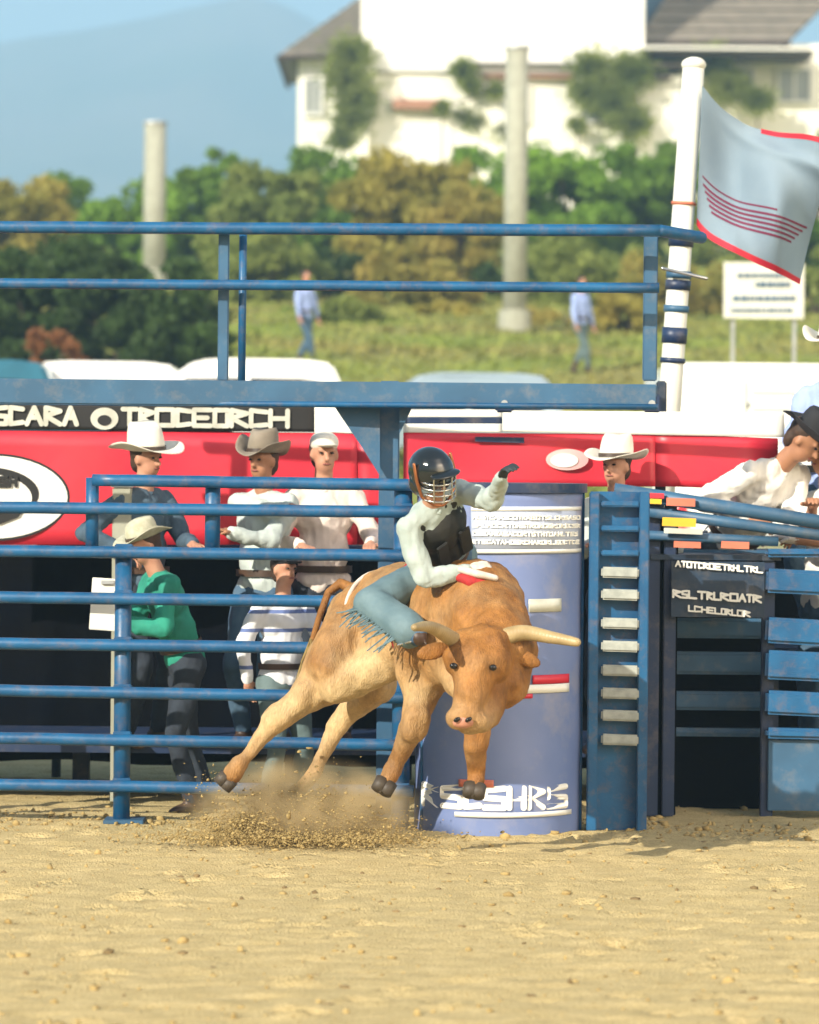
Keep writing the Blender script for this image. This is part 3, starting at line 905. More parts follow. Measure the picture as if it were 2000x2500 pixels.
# ------------------------------------------------------------------ lettering made of rounded strokes (print too smeared to read)
def scrawl(x0, y0, x1, y1, Y, hpx, name, m_, parent, seed, bold=.16, gap=.28, curve=None, thick=.004):
    """a line of rounded letter-like marks between two picture points on the plane at depth Y"""
    r = random.Random(seed)
    s = FPX / Y
    h = hpx / s
    a, c_ = at(x0, y0, Y), at(x1, y1, Y)
    Lx = c_.x - a.x
    mb = MB()
    pos = 0; lift = 0; prev = -1
    while pos < Lx - h * .4:
        wd = h * r.uniform(.5, .85)
        k_ = r.randrange(9)
        while k_ == prev: k_ = r.randrange(9)
        prev = k_
        strokes = [[((0, 0), (0, 1)), ((0, 1), (1, 1)), ((1, 1), (1, 0)), ((1, 0), (0, 0))],
                   [((0, 0), (0, 1)), ((0, 1), (1, 1)), ((0, .5), (.8, .5)), ((0, 0), (1, 0))],
                   [((0, 0), (0, 1)), ((0, 1), (1, .8)), ((1, .8), (0, .5)), ((0, .5), (1, 0))],
                   [((1, 1), (0, .9)), ((0, .9), (0, .5)), ((0, .5), (1, .45)), ((1, .45), (1, 0)), ((1, 0), (0, 0))],
                   [((0, 1), (0, 0)), ((0, 0), (1, 0))], [((0, 1), (1, 1)), ((.5, 1), (.5, 0))],
                   [((0, 0), (0, 1)), ((1, 0), (1, 1)), ((0, .5), (1, .5))], [((1, .9), (0, 1)), ((0, 1), (0, 0)), ((0, 0), (1, .1))],
                   [((0, 0), (.5, 1)), ((.5, 1), (1, 0)), ((.25, .4), (.75, .4))]][k_]
        for (p, q) in strokes:
            P, Q = [Vector((a.x + pos + u * wd, Y, a.z + (c_.z - a.z) * (pos + u * wd) / Lx + (v - .5) * h * (1 - bold))) for u, v in (p, q)]
            if curve: P.y, Q.y = curve(P.x), curve(Q.x)
            lift = (lift + 1) % 5
            P.y -= lift * .0007; Q.y -= lift * .0007
            d = (Q - P)
            ang_ = math.atan2(d.z, d.x)
            t_ = h * bold / 2
            pts = []
            for e, sg_ in ((Q, -1), (P, 1)):
                for k in range(7):
                    b_ = ang_ + (-math.pi / 2 + math.pi * k / 6 if e is Q else math.pi / 2 + math.pi * k / 6)
                    pts.append(e + Vector((math.cos(b_) * t_, 0, math.sin(b_) * t_)))
            mb.prism(pts, (0, -thick, 0))
        pos += wd + h * gap
    return mb.build(name, m_, parent)


def disc(cx_, cy_, rx, ry, Y, off, name, m_, parent, n_=48):
    pts = [at(cx_ + rx * math.cos(6.28318 * k / n_), cy_ + ry * math.sin(6.28318 * k / n_), Y - off) for k in range(n_)]
    return MB().prism(pts, (0, .002, 0)).build(name, m_, parent)


def cloth_poly(cols, Y, amp, name, m_, parent, off=0, nv=8, freq=7):
    """banner sheet: cols = list of (px, ytop, ybottom)"""
    vs, fs = [], []
    nc = len(cols)
    for i, (px, yt, yb) in enumerate(cols):
        for k in range(nv):
            p = at(px, yt + (yb - yt) * k / (nv - 1), Y)
            p.y += amp * math.sin(p.x * freq) * math.sin(2.2 * k / nv) - off
            vs.append(p)
    for i in range(nc - 1):
        for k in range(nv - 1):
            fs.append((i * nv + k, i * nv + k + 1, (i + 1) * nv + k + 1, (i + 1) * nv + k))
    mb = MB().add(vs, fs)
    o = mb.build(name, m_, parent, True)
    so_ = o.modifiers.new('thick', 'SOLIDIFY'); so_.thickness = .003; so_.offset = 1
    return o


def lin(xa, xb, n_, f_t, f_b): return [(xa + (xb - xa) * i / (n_ - 1), f_t(xa + (xb - xa) * i / (n_ - 1)), f_b(xa + (xb - xa) * i / (n_ - 1))) for i in range(n_)]


YB = 22.3
ban = empty('sponsor_banner', at(400, 1330, YB), 'long red banner with a black header strip and white oval emblem at the left', 'banner')
cloth_poly(lin(-200, 872, 60, lambda x_: 1050 + x_ * .008, lambda x_: 1330), YB, .018, 'cloth', M['red'], ban)
cloth_poly([(872, 1058, 1330), (905, 1098, 1330), (940, 1140, 1330), (975, 1182, 1330), (1008, 1224, 1330)], YB, .003, 'cloth_corner', M['red'], ban)
cloth_poly(lin(-200, 768, 50, lambda x_: 982 + x_ * .006, lambda x_: 1049 + x_ * .008), YB, .002, 'header_strip', M['black'], ban, off=.012)
scrawl(-190, 1013, 215, 1016, YB - .02, 52, 'lettering', M['pale_v'], ban, 3, bold=.23, gap=.2)
scrawl(300, 1018, 690, 1022, YB - .02, 50, 'lettering', M['pale_v'], ban, 9, bold=.23, gap=.2)
disc(255, 1022, 34, 27, YB, .022, 'round_emblem', M['pale_v'], ban)
disc(255, 1026, 17, 13, YB, .026, 'round_emblem_core', M['black'], ban)
disc(-15, 1214, 186, 107, YB, .016, 'oval_outline', M['black'], ban)
disc(-15, 1214, 180, 101, YB, .020, 'oval_emblem', M['white_v'], ban)
disc(-35, 1206, 130, 66, YB, .024, 'oval_inner', M['black'], ban)
disc(-40, 1216, 118, 60, YB, .028, 'oval_core', M['white_v'], ban)
scrawl(-190, 1172, 48, 1176, YB - .034, 30, 'emblem_mark', M['black'], ban, 5, bold=.3, gap=.2)
MB().prism([at(x_, y_, YB - .034) for x_, y_ in [(-190, 1248), (60, 1240), (45, 1262), (0, 1280), (-190, 1300)]], (0, .002, 0)).build('emblem_mark', M['black'], ban)
cloth_poly(lin(770, 858, 6, lambda x_: 1000 + (x_ - 770) * .14, lambda x_: 1014 + (x_ - 770) * .18), YB, 0, 'stripe', M['white_v'], ban, off=.006)
cloth_poly(lin(770, 868, 6, lambda x_: 1030 + (x_ - 770) * .12, lambda x_: 1054 + (x_ - 770) * .05), YB, 0, 'stripe', M['white_v'], ban, off=.006)

ban2 = empty('sponsor_banner', at(1350, 1190, 21.6), 'red banner with a white top band running right from the gusset to the flagpole', 'banner')
Y2 = 21.6
cloth_poly(lin(985, 1600, 40, lambda x_: 1056 + (x_ - 985) * .006, lambda x_: 1188), Y2, .016, 'cloth', M['red'], ban2)
cloth_poly([(1600, 1060, 1188), (1640, 1060, 1188), (1700, 1062, 1190), (1730, 1063, 1192), (1800, 1066, 1196), (1900, 1070, 1200)], Y2, .003, 'cloth_end', M['red'], ban2)
cloth_poly(lin(985, 1226, 14, lambda x_: 1000, lambda x_: 1018), Y2, .003, 'band', M['white_v'], ban2, off=.004)
cloth_poly(lin(985, 1226, 14, lambda x_: 1018.5, lambda x_: 1034), Y2, .003, 'band', M['navy'], ban2, off=.004)
cloth_poly(lin(985, 1226, 14, lambda x_: 1034.5, lambda x_: 1056), Y2, .003, 'band', M['white_v'], ban2, off=.004)
cloth_poly(lin(1227, 1915, 30, lambda x_: 1002 + (x_ - 1227) * .008, lambda x_: 1055 + (x_ - 1227) * .018), Y2, .004, 'band', M['white_v'], ban2, off=.012)
disc(1385, 1122, 52, 26, Y2, .02, 'pale_emblem', M['pink_v'], ban2)
disc(1378, 1124, 34, 17, Y2, .026, 'pale_emblem', M['white_v'], ban2)
MB().prism([at(x_, y_, Y2 - .03) for x_, y_ in [(1160, 1066), (1280, 1068), (1280, 1082), (1160, 1078)]], (0, .004, 0)).build('dark_mark', M['navy'], ban2)

# ------------------------------------------------------------------ round column
colx, Ycol, rc = at(1222, 1200, 20.15).x, 20.15, .455
ztop = at(1222, 1192, 20.15).z
colm = empty('round_column', (colx, Ycol, 0), 'thick round column wrapped in periwinkle blue vinyl behind the bull head', 'column')
vs, fs = [], []
nu, nvv = 72, 30
for k in range(nvv + 1):
    for i in range(nu):
        u = 6.28318 * i / nu
        rr_ = rc + .0025 * math.sin(u * 5 + k * .3) + .0015 * math.sin(k * .9 + u * 2)
        vs.append((colx + rr_ * math.cos(u), Ycol + rr_ * math.sin(u), -.03 + (ztop + .03) * k / nvv))
for k in range(nvv):
    for i in range(nu):
        fs.append((k * nu + i, k * nu + (i + 1) % nu, (k + 1) * nu + (i + 1) % nu, (k + 1) * nu + i))
fs.append(tuple(range(nvv * nu, (nvv + 1) * nu)))
MB().add(vs, fs).build('vinyl_wrap', M['blue_v'], colm, True)
MB().tube((colx, Ycol, ztop - .02), (colx, Ycol, ztop + .03), rc + .02, n=64).build('top_rim', M['navy'], colm)
for u in (-12, 205):
    uu = math.radians(u)
    MB().tube((colx + rc * 1.01 * math.cos(uu), Ycol + rc * 1.01 * math.sin(uu), .0), (colx + rc * 1.01 * math.cos(uu), Ycol + rc * 1.01 * math.sin(uu), ztop), .008, n=6).build('seam', M['steel'], colm)


def oncol(off):
    return lambda x_: Ycol - math.sqrt(max((rc + .006 + off) ** 2 - min(abs(x_ - colx), rc * .985) ** 2, 1e-4))


def colpatch(x0, x1, y0, y1, name, m_, off=0.0):
    vs, fs = [], []
    f_ = oncol(off)
    n_ = 16
    for i in range(n_ + 1):
        px = x0 + (x1 - x0) * i / n_
        for y_ in (y0, y1):
            p = at(px, y_, 19.75)
            yy = f_(p.x)
            vs.append(Vector((p.x, yy, p.z)))
    fs = [(2 * i, 2 * i + 1, 2 * i + 3, 2 * i + 2) for i in range(n_)]
    o = MB().add(vs, fs).build(name, m_, colm, True)
    so_ = o.modifiers.new('t', 'SOLIDIFY'); so_.thickness = .002
    return o


M['print_blue'] = mat('pale_blue_print', (.42, .46, .56), .5, (.36, .40, .50), 5)
colpatch(1150, 1424, 1236, 1352, 'notice_panel', M['print_blue'])
colpatch(1150, 1424, 1238, 1247, 'white_line', M['white_v'], .004)
colpatch(1150, 1424, 1341, 1350, 'white_line', M['white_v'], .004)
for k, yy in enumerate((1262, 1282, 1302, 1322)):
    scrawl(1155, yy, 1420, yy + 3, 19.75, 12, 'print_line', M['white_v'], colm, 40 + k, bold=.3, gap=.25, curve=oncol(.004), thick=.003)
colpatch(1290, 1372, 1462, 1494, 'small_label', M['pale_v'])
colpatch(1300, 1392, 1648, 1670, 'red_label', M['red'])
colpatch(1235, 1392, 1671, 1692, 'white_label', M['white_v'])
colpatch(1232, 1300, 1693, 1704, 'red_label', M['red'])
scrawl(1036, 1945, 1395, 1948, 19.75, 62, 'big_lettering', M['white_v'], colm, 28, bold=.24, gap=.2, curve=oncol(-.004), thick=.0015)
colpatch(1110, 1398, 1982, 1994, 'white_underline', M['white_v'])
colpatch(1120, 1205, 1902, 1920, 'orange_mark', M['salmon'], .002)

# blue plate and ladder right of the column
lad = empty('steel_ladder', (at(1500, 2020, 20.0).x, 20.0, 0), 'blue steel ladder with pale worn rungs beside the round column', 'ladder')
for x_ in (1452, 1574):
    a = at(x_, 1200, 20.0)
    MB().box((a.x, 20.0, a.z / 2), .055, .07, a.z).build('stile', M['steel'], lad, bevel=.006)
a0, a1 = at(1480, 1200, 20.05), at(1546, 1200, 20.05)
MB().box(((a0.x + a1.x) / 2, 20.06, a0.z / 2), .23, .02, a0.z).build('back_plate', M['steel'], lad)
for k, yy in enumerate((1398, 1452, 1522, 1578, 1637, 1693, 1747, 1806)):
    p = at(1514, yy, 19.98)
    MB().box((p.x, 19.985, p.z), .205, .06, .058, Matrix.Rotation(.02, 3, 'Y')).build('rung', M['rung'], lad, bevel=.01)
for yy in (1230, 1290, 1350):
    p = at(1514, yy, 19.98)
    MB().box((p.x, 19.985, p.z), .205, .05, .03).build('rung', M['steel'], lad, bevel=.006)

# ------------------------------------------------------------------ flagpole and flag
fpY = 22.9
ft, fb = at(1694, 158, fpY), at(1640, 920, fpY)
dirn = (fb - ft).normalized()
g0 = ft + dirn * ((ft.z) / -dirn.z)
fp = empty('flagpole', g0, 'leaning white flagpole with dark blue bands low down', 'flagpole')
MB().tube(g0, ft, .074, .068, 24).build('shaft', M['polewhite'], fp, True)
MB().ell(ft, (.078, 0, 0), (0, .078, 0), (0, 0, .05)).build('cap', M['polewhite'], fp, True)
for y0, y1, m_ in [(493, 500, 'salmon'), (566, 602, 'navy'), (662, 680, 'steel_dull'), (684, 708, 'navy'), (746, 762, 'steel_dull'), (800, 838, 'navy'), (874, 886, 'navy')]:
    t0_, t1_ = (y0 - 158) / 762, (y1 - 158) / 762
    MB().tube(ft.lerp(fb, t0_), ft.lerp(fb, t1_), .079, n=24).build('band', M[m_], fp, True)
MB().tube(at(1618, 655, 22.75), at(1725, 680, 22.75), .011, n=10, round_ends=True).build('cleat_bar', M['steelbar'], fp, True)

fl = empty('flag', at(1712, 560, 22.8), 'grey blue flag with crimson edging and maroon print billowing from the white pole', 'flag')
top_c = [(0, 1706, 205), (.15, 1755, 262), (.35, 1828, 308), (.55, 1890, 324), (.8, 1960, 338), (1, 2030, 362)]
bot_c = [(0, 1694, 545), (.12, 1722, 582), (.3, 1775, 616), (.55, 1845, 648), (.8, 1910, 674), (1, 1962, 693)]


def curve(c_, u):
    return (np.interp(u, [q[0] for q in c_], [q[1] for q in c_]), np.interp(u, [q[0] for q in c_], [q[2] for q in c_]))


def flagp(u, v, off=0):
    def sm_(c_):
        s_ = [curve(c_, min(max(u + d_, 0), 1)) for d_ in (-.06, -.03, 0, .03, .06)]
        return sum(q[0] for q in s_) / 5, sum(q[1] for q in s_) / 5
    a_, b_ = sm_(top_c), sm_(bot_c)
    px = a_[0] + (b_[0] - a_[0]) * v + math.sin(u * 3.14) * math.sin(v * 3.14) * 4
    py = a_[1] + (b_[1] - a_[1]) * v
    yy = fpY - .09 + .16 * math.sin(u * 5.2 + v * 2.4) * min(1, u * 3) + .05 * math.sin(u * 11 - v * 5 + 1) * min(1, u * 3) - .18 * math.exp(-((v - .06 - .16 * u) / .05) ** 2) * .35 * u
    p = at(px, py, fpY)
    return Vector((p.x, yy - off, p.z))


def flagstrip(u0, u1, v0, v1, nu_, nv_, name, m_, off=0.0):
    vs = [flagp(u0 + (u1 - u0) * i / nu_, v0(u0 + (u1 - u0) * i / nu_) + (v1(u0 + (u1 - u0) * i / nu_) - v0(u0 + (u1 - u0) * i / nu_)) * k / nv_, off) for i in range(nu_ + 1) for k in range(nv_ + 1)]
    fs = [(i * (nv_ + 1) + k, i * (nv_ + 1) + k + 1, (i + 1) * (nv_ + 1) + k + 1, (i + 1) * (nv_ + 1) + k) for i in range(nu_) for k in range(nv_)]
    return MB().add(vs, fs).build(name, m_, fl, True)


flagstrip(0, 1, lambda u: 0, lambda u: 1, 60, 50, 'cloth', M['flag'])
flagstrip(0, 1, lambda u: 1 - .05 * (1 - .3 * u), lambda u: 1.005, 60, 2, 'edging', M['flag_red'], .004)
flagstrip(.45, 1, lambda u: -.008, lambda u: .03, 30, 2, 'edging', M['flag_red'], .004)
for k in range(5):
    flagstrip(.06 + .02 * k, .93 - .03 * k, lambda u, k=k: .60 + .035 * k + .06 * (1 - u) + .0 * u, lambda u, k=k: .615 + .035 * k + .065 * (1 - u), 30, 1, 'print_stripe', M['flag_print'], .004)
flagstrip(.05, .62, lambda u: .56 + .05 * (1 - u), lambda u: .574 + .05 * (1 - u), 24, 1, 'print_stripe', M['flag_print'], .004)

# ------------------------------------------------------------------ chute gate at the right
gate = empty('chute_gate', (at(1850, 2020, 21.2).x, 21.2, 0), 'heavy blue steel chute gate with wide horizontal rails at the right', 'gate')
YG = 20.8
for (yc, hh, dl) in [(1350, 20, 0), (1419, 58, 10), (1540, 62, 12), (1624, 70, 10), (1716, 58, 10), (1790, 26, 5)]:
    a, c_ = at(1575, yc - dl, YG + .5), at(1880, yc - dl * .1, YG + .5)
    MB().box((a + c_) / 2, (c_ - a).length, .07, hh / 427 * .8).build('recessed_rail', M['steel_dull'], gate, bevel=.018)
    a, c_ = at(1868, yc - dl * .2, YG), at(2130, yc + dl, YG)
    d_ = c_ - a
    MB().box((a + c_) / 2, d_.length, .07, hh / 427, Matrix.Rotation(-math.atan2(d_.z, d_.x), 3, 'Y')).build('rail', M['steel'], gate, bevel=.018)
a, c_ = at(1876, 1806, YG + .02), at(2130, 2010, YG + .02)
MB().box(((a.x + c_.x) / 2, YG + .03, (a.z + max(c_.z, .04)) / 2), c_.x - a.x, .02, a.z - max(c_.z, .04)).build('kick_plate', M['steel_dull'], gate, bevel=.004)
for x_ in (1600, 1640, 1880, 2130):
    a = at(x_, 1215 if x_ < 1800 else 1370, YG)
    MB().box((a.x, YG + .08, a.z / 2), .07, .07, a.z).build('post', M['navy'], gate, bevel=.006)
MB().box((at(1612, 1700, YG).x, YG + .1, .85), .2, .01, 1.7).build('shade_fill_panel', M['dark'], gate)  # black panel put in for the shade of the chute opening
a, c_ = at(1575, 1362, YG + .56), at(1885, 1362, YG + .56)
MB().box(((a.x + c_.x) / 2, YG + .56, a.z / 2), c_.x - a.x, .012, a.z).build('shade_backing_sheet', M['dark'], gate)  # black sheet, the recess shade given by its colour
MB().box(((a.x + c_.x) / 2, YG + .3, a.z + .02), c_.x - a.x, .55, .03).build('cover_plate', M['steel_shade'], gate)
# sponsor plates with white script
for (x0, x1, y0, y1, sd_) in [(1650, 1866, 1376, 1392, 1), (1644, 1850, 1449, 1462, 2), (1682, 1838, 1485, 1500, 3)]:
    scrawl(x0, y0, x1, y1, YG - .045, 22 if sd_ == 2 else 17, 'white_script', M['white_v'], gate, sd_ + 60, bold=.24, gap=.2)
a, c_ = at(1640, 1370, YG - .03), at(1866, 1508, YG - .03)
MB().box(((a.x + c_.x) / 2, YG - .025, (a.z + c_.z) / 2), c_.x - a.x, .01, a.z - c_.z).build('script_plate', M['steel_shade'], gate)  # plate colour carries the shade of the gate's left part
# small coloured plates
for (x0, y0, x1, y1, m_) in [(1548, 1203, 1622, 1216, 'red'), (1548, 1217, 1616, 1230, 'yellow'), (1628, 1216, 1698, 1236, 'salmon'), (1618, 1264, 1700, 1286, 'yellow'), (1622, 1290, 1716, 1304, 'pale_v'), (1646, 1322, 1712, 1338, 'salmon'), (1762, 1322, 1830, 1340, 'salmon')]:
    a, c_ = at(x0, y0, YG - .08), at(x1, y1, YG - .08)
    MB().box(((a.x + c_.x) / 2, YG - .06, (a.z + c_.z) / 2), c_.x - a.x, .012, a.z - c_.z, Matrix.Rotation(.03, 3, 'Y')).build('small_plate', M[m_], gate)
for (xa, ya, xb, yb, r_) in [(1500, 1196, 2100, 1290, .04), (1560, 1245, 2100, 1320, .032), (1560, 1306, 1900, 1322, .028)]:
    MB().tube(at(xa, ya, YG - .0), at(xb, yb, YG - .0), r_, n=14).build('brace_tube', M['steel_dull'], gate, True)


# ------------------------------------------------------------------ people
def ik(a, b_, l1, l2, hint):
    a, b_ = Vector(a), Vector(b_)
    d = b_ - a
    L_ = min(d.length, (l1 + l2) * .995)
    d.normalize()
    b2 = a + d * L_
    x_ = (l1 * l1 - l2 * l2 + L_ * L_) / (2 * L_)
    h = math.sqrt(max(l1 * l1 - x_ * x_, 0))
    hv = Vector(hint) - d * Vector(hint).dot(d)
    hv.normalize()
    return a + d * x_ + hv * h, b2


def hand(mb, wrist, dirv, palm_n, s=1.0, curl=.5, side=1):
    """palm with four fingers and a thumb"""
    d = Vector(dirv).normalized()
    nrm = (Vector(palm_n) - d * Vector(palm_n).dot(d)).normalized()
    sd_ = d.cross(nrm) * side
    pc = wrist + d * .045 * s
    mb.ell(pc, sd_ * .042 * s, nrm * .016 * s, d * .052 * s, 12, 8)
    for k, (o_, l_) in enumerate([(-.030, .030), (-.010, .034), (.010, .032), (.029, .025)]):
        p = wrist + d * .085 * s + sd_ * o_ * s
        d1 = (d + nrm * curl * .5).normalized(); d2 = (d + nrm * curl * 1.6).normalized(); d3 = (d * .6 + nrm * curl * 2.4).normalized()
        q = p + d1 * l_ * 1.1 * s; r_ = q + d2 * l_ * .8 * s; t_ = r_ + d3 * l_ * .65 * s
        mb.path([p - d * .02 * s, p, q, r_, t_], [.0095 * s, .0095 * s, .0088 * s, .008 * s, .007 * s], 8)
    p = wrist + d * .025 * s - sd_ * .032 * s
    q = p + (d * .7 - sd_ * .7 + nrm * .2).normalized() * .034 * s
    r_ = q + (d * .95 - sd_ * .2 + nrm * .45).normalized() * .030 * s
    mb.path([p, q, r_], [.013 * s, .0105 * s, .009 * s], 8)


def join_meshes(mes, name):
    bm = bmesh.new()
    for me in mes: bm.from_mesh(me)
    out = bpy.data.meshes.new(name)
    bm.to_mesh(out); bm.free()
    smooth(out)
    return out


def hat(c, F, U, R_, m_, parent, s=1.0, band='band'):
    hat.n = getattr(hat, 'n', 0) + 1
    q_ = random.Random(hat.n); crv, tall, wide = q_.uniform(.18, .5), q_.uniform(.85, 1.15), q_.uniform(.9, 1.1)
    F, U, R_ = Vector(F), Vector(U), Vector(R_)
    vs, fs = [], []
    nu_ = 40
    rad = [.088, .10, .12, .14, .158, .17]
    for j, r_ in enumerate(rad):
        for i in range(nu_):
            u = 6.28318 * i / nu_
            x_, y_ = math.cos(u), math.sin(u)      # x = side, y = front
            rx, ry = r_ * 1.0, r_ * 1.16
            z_ = crv * max(r_ - .10, 0) * (x_ * x_ * 2.6 - .6 * y_ * y_) * (1 + .25 * math.sin(u * 3 + hat.n))
            if j > 1: rx *= wide; ry *= wide
            vs.append(Vector(c) + (R_ * x_ * rx + F * y_ * ry + U * z_) * s)
    for j in range(len(rad) - 1):
        for i in range(nu_):
            fs.append((j * nu_ + i, (j + 1) * nu_ + i, (j + 1) * nu_ + (i + 1) % nu_, j * nu_ + (i + 1) % nu_))
    base = len(vs)
    prof = [(.092, 0), (.093, .035), (.090, .07), (.084, .10), (.072, .118), (.045, .112), (.01, .098)]
    for j, (r_, z_) in enumerate(prof):
        for i in range(nu_):
            u = 6.28318 * i / nu_
            x_, y_ = math.cos(u), math.sin(u)
            pin = 1 - .22 * max(0, y_) * (z_ / .12)
            rise = .012 * (x_ * x_) * (z_ / .12) + .006 * -y_ * (z_ / .12)
            vs.append(Vector(c) + (R_ * x_ * r_ * .95 * pin + F * y_ * r_ * 1.12 + U * (z_ + rise) * tall) * s)
    for j in range(len(prof) - 1):
        for i in range(nu_):
            fs.append((base + j * nu_ + i, base + j * nu_ + (i + 1) % nu_, base + (j + 1) * nu_ + (i + 1) % nu_, base + (j + 1) * nu_ + i))
    fs.append(tuple(range(base + 6 * nu_, base + 7 * nu_)))
    o = MB().add(vs, fs).build('hat', M[m_], parent, True)
    so_ = o.modifiers.new('t', 'SOLIDIFY'); so_.thickness = .004
    bv, bf = [], []
    for j, z_ in enumerate((.004, .024)):
        for i in range(nu_):
            u = 6.28318 * i / nu_
            bv.append(Vector(c) + (R_ * math.cos(u) * .0925 + F * math.sin(u) * .1085 + U * z_) * s)
    for i in range(nu_): bf.append((i, (i + 1) % nu_, nu_ + (i + 1) % nu_, nu_ + i))
    MB().add(bv, bf).build('hat_band', M[band], o, True)
    return o


def person(pelvis, up, face, hands, feet, label, shirt, trousers, skin='skin', hatm=None, cap=None, s=1.0, head_face=None, head_up=None,
           elbow_hint=None, knee_hint=None, vest=None, hat_s=1.0, group=None, sleeves='long', vox=.011, gloves=None, boots='boot', hcurl=.6, headoff=None):
    P = Vector(pelvis); U = Vector(up).normalized(); F = Vector(face); F = (F - U * F.dot(U)).normalized(); R_ = F.cross(U)
    root = empty('person', (P.x, P.y, 0 if feet is None else min(Vector(f).z for f in feet)), label, 'person', group)
    ch = P + U * .40 * s
    shl, shr = P + U * .50 * s - R_ * .175 * s, P + U * .50 * s + R_ * .175 * s
    neck = P + U * .55 * s
    HF = Vector(head_face or F).normalized(); HU = Vector(head_up or U).normalized(); HF = (HF - HU * HF.dot(HU)).normalized(); HR = HF.cross(HU)
    hc = neck + (U * .07 + HU * .125 + HF * .02) * s + (Vector(headoff) if headoff else Vector((0, 0, 0)))
    eh = elbow_hint or [(-F * .3 - U * .8 - R_ * .6), (-F * .3 - U * .8 + R_ * .6)]
    arms = []
    for sh, hd, e_ in ((shl, hands[0], eh[0]), (shr, hands[1], eh[1])):
        if hd is None: hd = sh + (-U * .53 + F * .1 + (R_ * .08 if sh is shr else -R_ * .08)) * s
        el, wr = ik(sh, hd, .29 * s, .26 * s, e_)
        arms.append((sh, el, wr))
    hips = [P - R_ * .095 * s - U * .03 * s, P + R_ * .095 * s - U * .03 * s]
    if feet is None: feet = [h - U * .86 * s for h in hips]
    kh = knee_hint or [F, F]
    legs = []
    for h, f_, k_ in zip(hips, feet, kh):
        kn, an = ik(h, Vector(f_) + Vector((0, 0, .07 * s)), .43 * s, .42 * s, k_)
        legs.append((h, kn, an))
    # body
    b_ = MB()
    b_.ell(ch, R_ * .12 * s, F * .07 * s, U * .16 * s); b_.ell(P, R_ * .11 * s, F * .07 * s, U * .1 * s)
    b_.tube(P, ch, .07 * s, .07 * s, 12, True); b_.path([shl, neck - U * .05 * s, shr], [.04 * s] * 3, 10)
    b_.tube(neck - U * .04 * s, hc - HU * .03 * s, .058 * s, .052 * s, 12, True)
    b_.ell(hc + HU * .025 * s - HF * .008 * s, HR * .076 * s, HF * .094 * s, HU * .092 * s)
    b_.ell(hc - HU * .04 * s + HF * .03 * s, HR * .056 * s, HF * .058 * s, HU * .07 * s)
    b_.tube(hc + HF * .085 * s + HU * .015 * s, hc + HF * .107 * s - HU * .022 * s, .010 * s, .015 * s, 8, True)
    b_.tube(hc + HF * .078 * s + HU * .03 * s - HR * .04 * s, hc + HF * .078 * s + HU * .03 * s + HR * .04 * s, .013 * s, .013 * s, 8, True)
    for q in (-1, 1):
        b_.ell(hc + HR * q * .078 * s - HU * .005 * s, HR * .008 * s, HF * .018 * s, HU * .03 * s, 8, 6)
    for (sh, el, wr) in arms:
        b_.path([sh, el, wr], [.046 * s, .038 * s, .026 * s], 12)
    for (h, kn, an) in legs:
        b_.path([h, kn, an], [.08 * s, .052 * s, .038 * s], 12)
    mes = [remeshed(b_, vox, 3)]
    for i, (sh, el, wr) in enumerate(arms):
        hm = MB()
        fd = (wr - el).normalized()
        hand(hm, wr - fd * .01, fd, (-U if abs(fd.dot(U)) < .8 else F), s, hcurl, side=(1 if i else -1))
        hm.tube(wr - fd * .05 * s, wr + fd * .02 * s, .027 * s, .026 * s, 10, True)
        hme = remeshed(hm, .0048, 2)
        if gloves and gloves[i]:
            go = link('glove', hme, M[gloves[i]], root)
        else:
            mes.append(hme)
    body = link('body', join_meshes(mes, 'body'), M[skin], root)
    # face
    for q in (-1, 1):
        MB().ell(hc + HF * .086 * s + HU * .014 * s + HR * q * .031 * s, HR * .012 * s, HF * .008 * s, HU * .007 * s, 10, 6).build('eye', M['black_eye'], root, True)
    MB().ell(hc + HF * .088 * s - HU * .05 * s, HR * .024 * s, HF * .006 * s, HU * .006 * s, 10, 6).build('mouth', M['mouth'], root, True)
    if not vest or vest != 'rider':
        hm = MB(); hm.ell(hc + HU * .04 * s - HF * .025 * s, HR * .084 * s, HF * .088 * s, HU * .082 * s)
        hm.ell(hc - HU * .02 * s - HF * .055 * s, HR * .07 * s, HF * .045 * s, HU * .07 * s)
        link('hair', remeshed(hm, .012, 2, .003, .02), M['hair'], root)
    # shirt
    t_ = MB()
    t_.ell(P + U * .40 * s, R_ * .178 * s, F * .122 * s, U * .17 * s)
    t_.ell(P + U * .20 * s, R_ * .158 * s, F * .118 * s, U * .20 * s)
    t_.ell(P + U * .02 * s, R_ * .165 * s, F * .125 * s, U * .12 * s)
    t_.tube(P + U * .05 * s, P + U * .42 * s, .115 * s, .12 * s, 14, True)
    t_.path([shl + R_ * .03 * s, neck - U * .02 * s, shr - R_ * .03 * s], [.062 * s, .064 * s, .062 * s], 12)
    for (sh, el, wr) in arms:
        e2 = wr if sleeves == 'long' else el
        if sleeves == 'long':
            t_.path([sh, el, el.lerp(wr, .93)], [.067 * s, .055 * s, .042 * s], 12)
        else:
            t_.path([sh, sh.lerp(el, .75)], [.067 * s, .065 * s], 12)
    link('shirt', remeshed(t_, vox, 3, .011 * s, .06, 5), M[shirt], root)
    MB().path([neck - R_ * .055 * s + F * .02 * s, neck + F * .06 * s - U * .01, neck + R_ * .055 * s + F * .02 * s], [.016 * s] * 3, 8).build('collar', M[shirt], root, True)
    # trousers
    t_ = MB()
    t_.ell(P - U * .03 * s, R_ * .158 * s, F * .12 * s, U * .12 * s)
    for (h, kn, an) in legs:
        t_.path([h, kn, kn.lerp(an, .96)], [.098 * s, .068 * s, .055 * s], 12)
    link('trousers', remeshed(t_, vox, 3, .009 * s, .07, 6), M[trousers], root)
    t_ = MB(); nb = 28; bv, bf = [], []
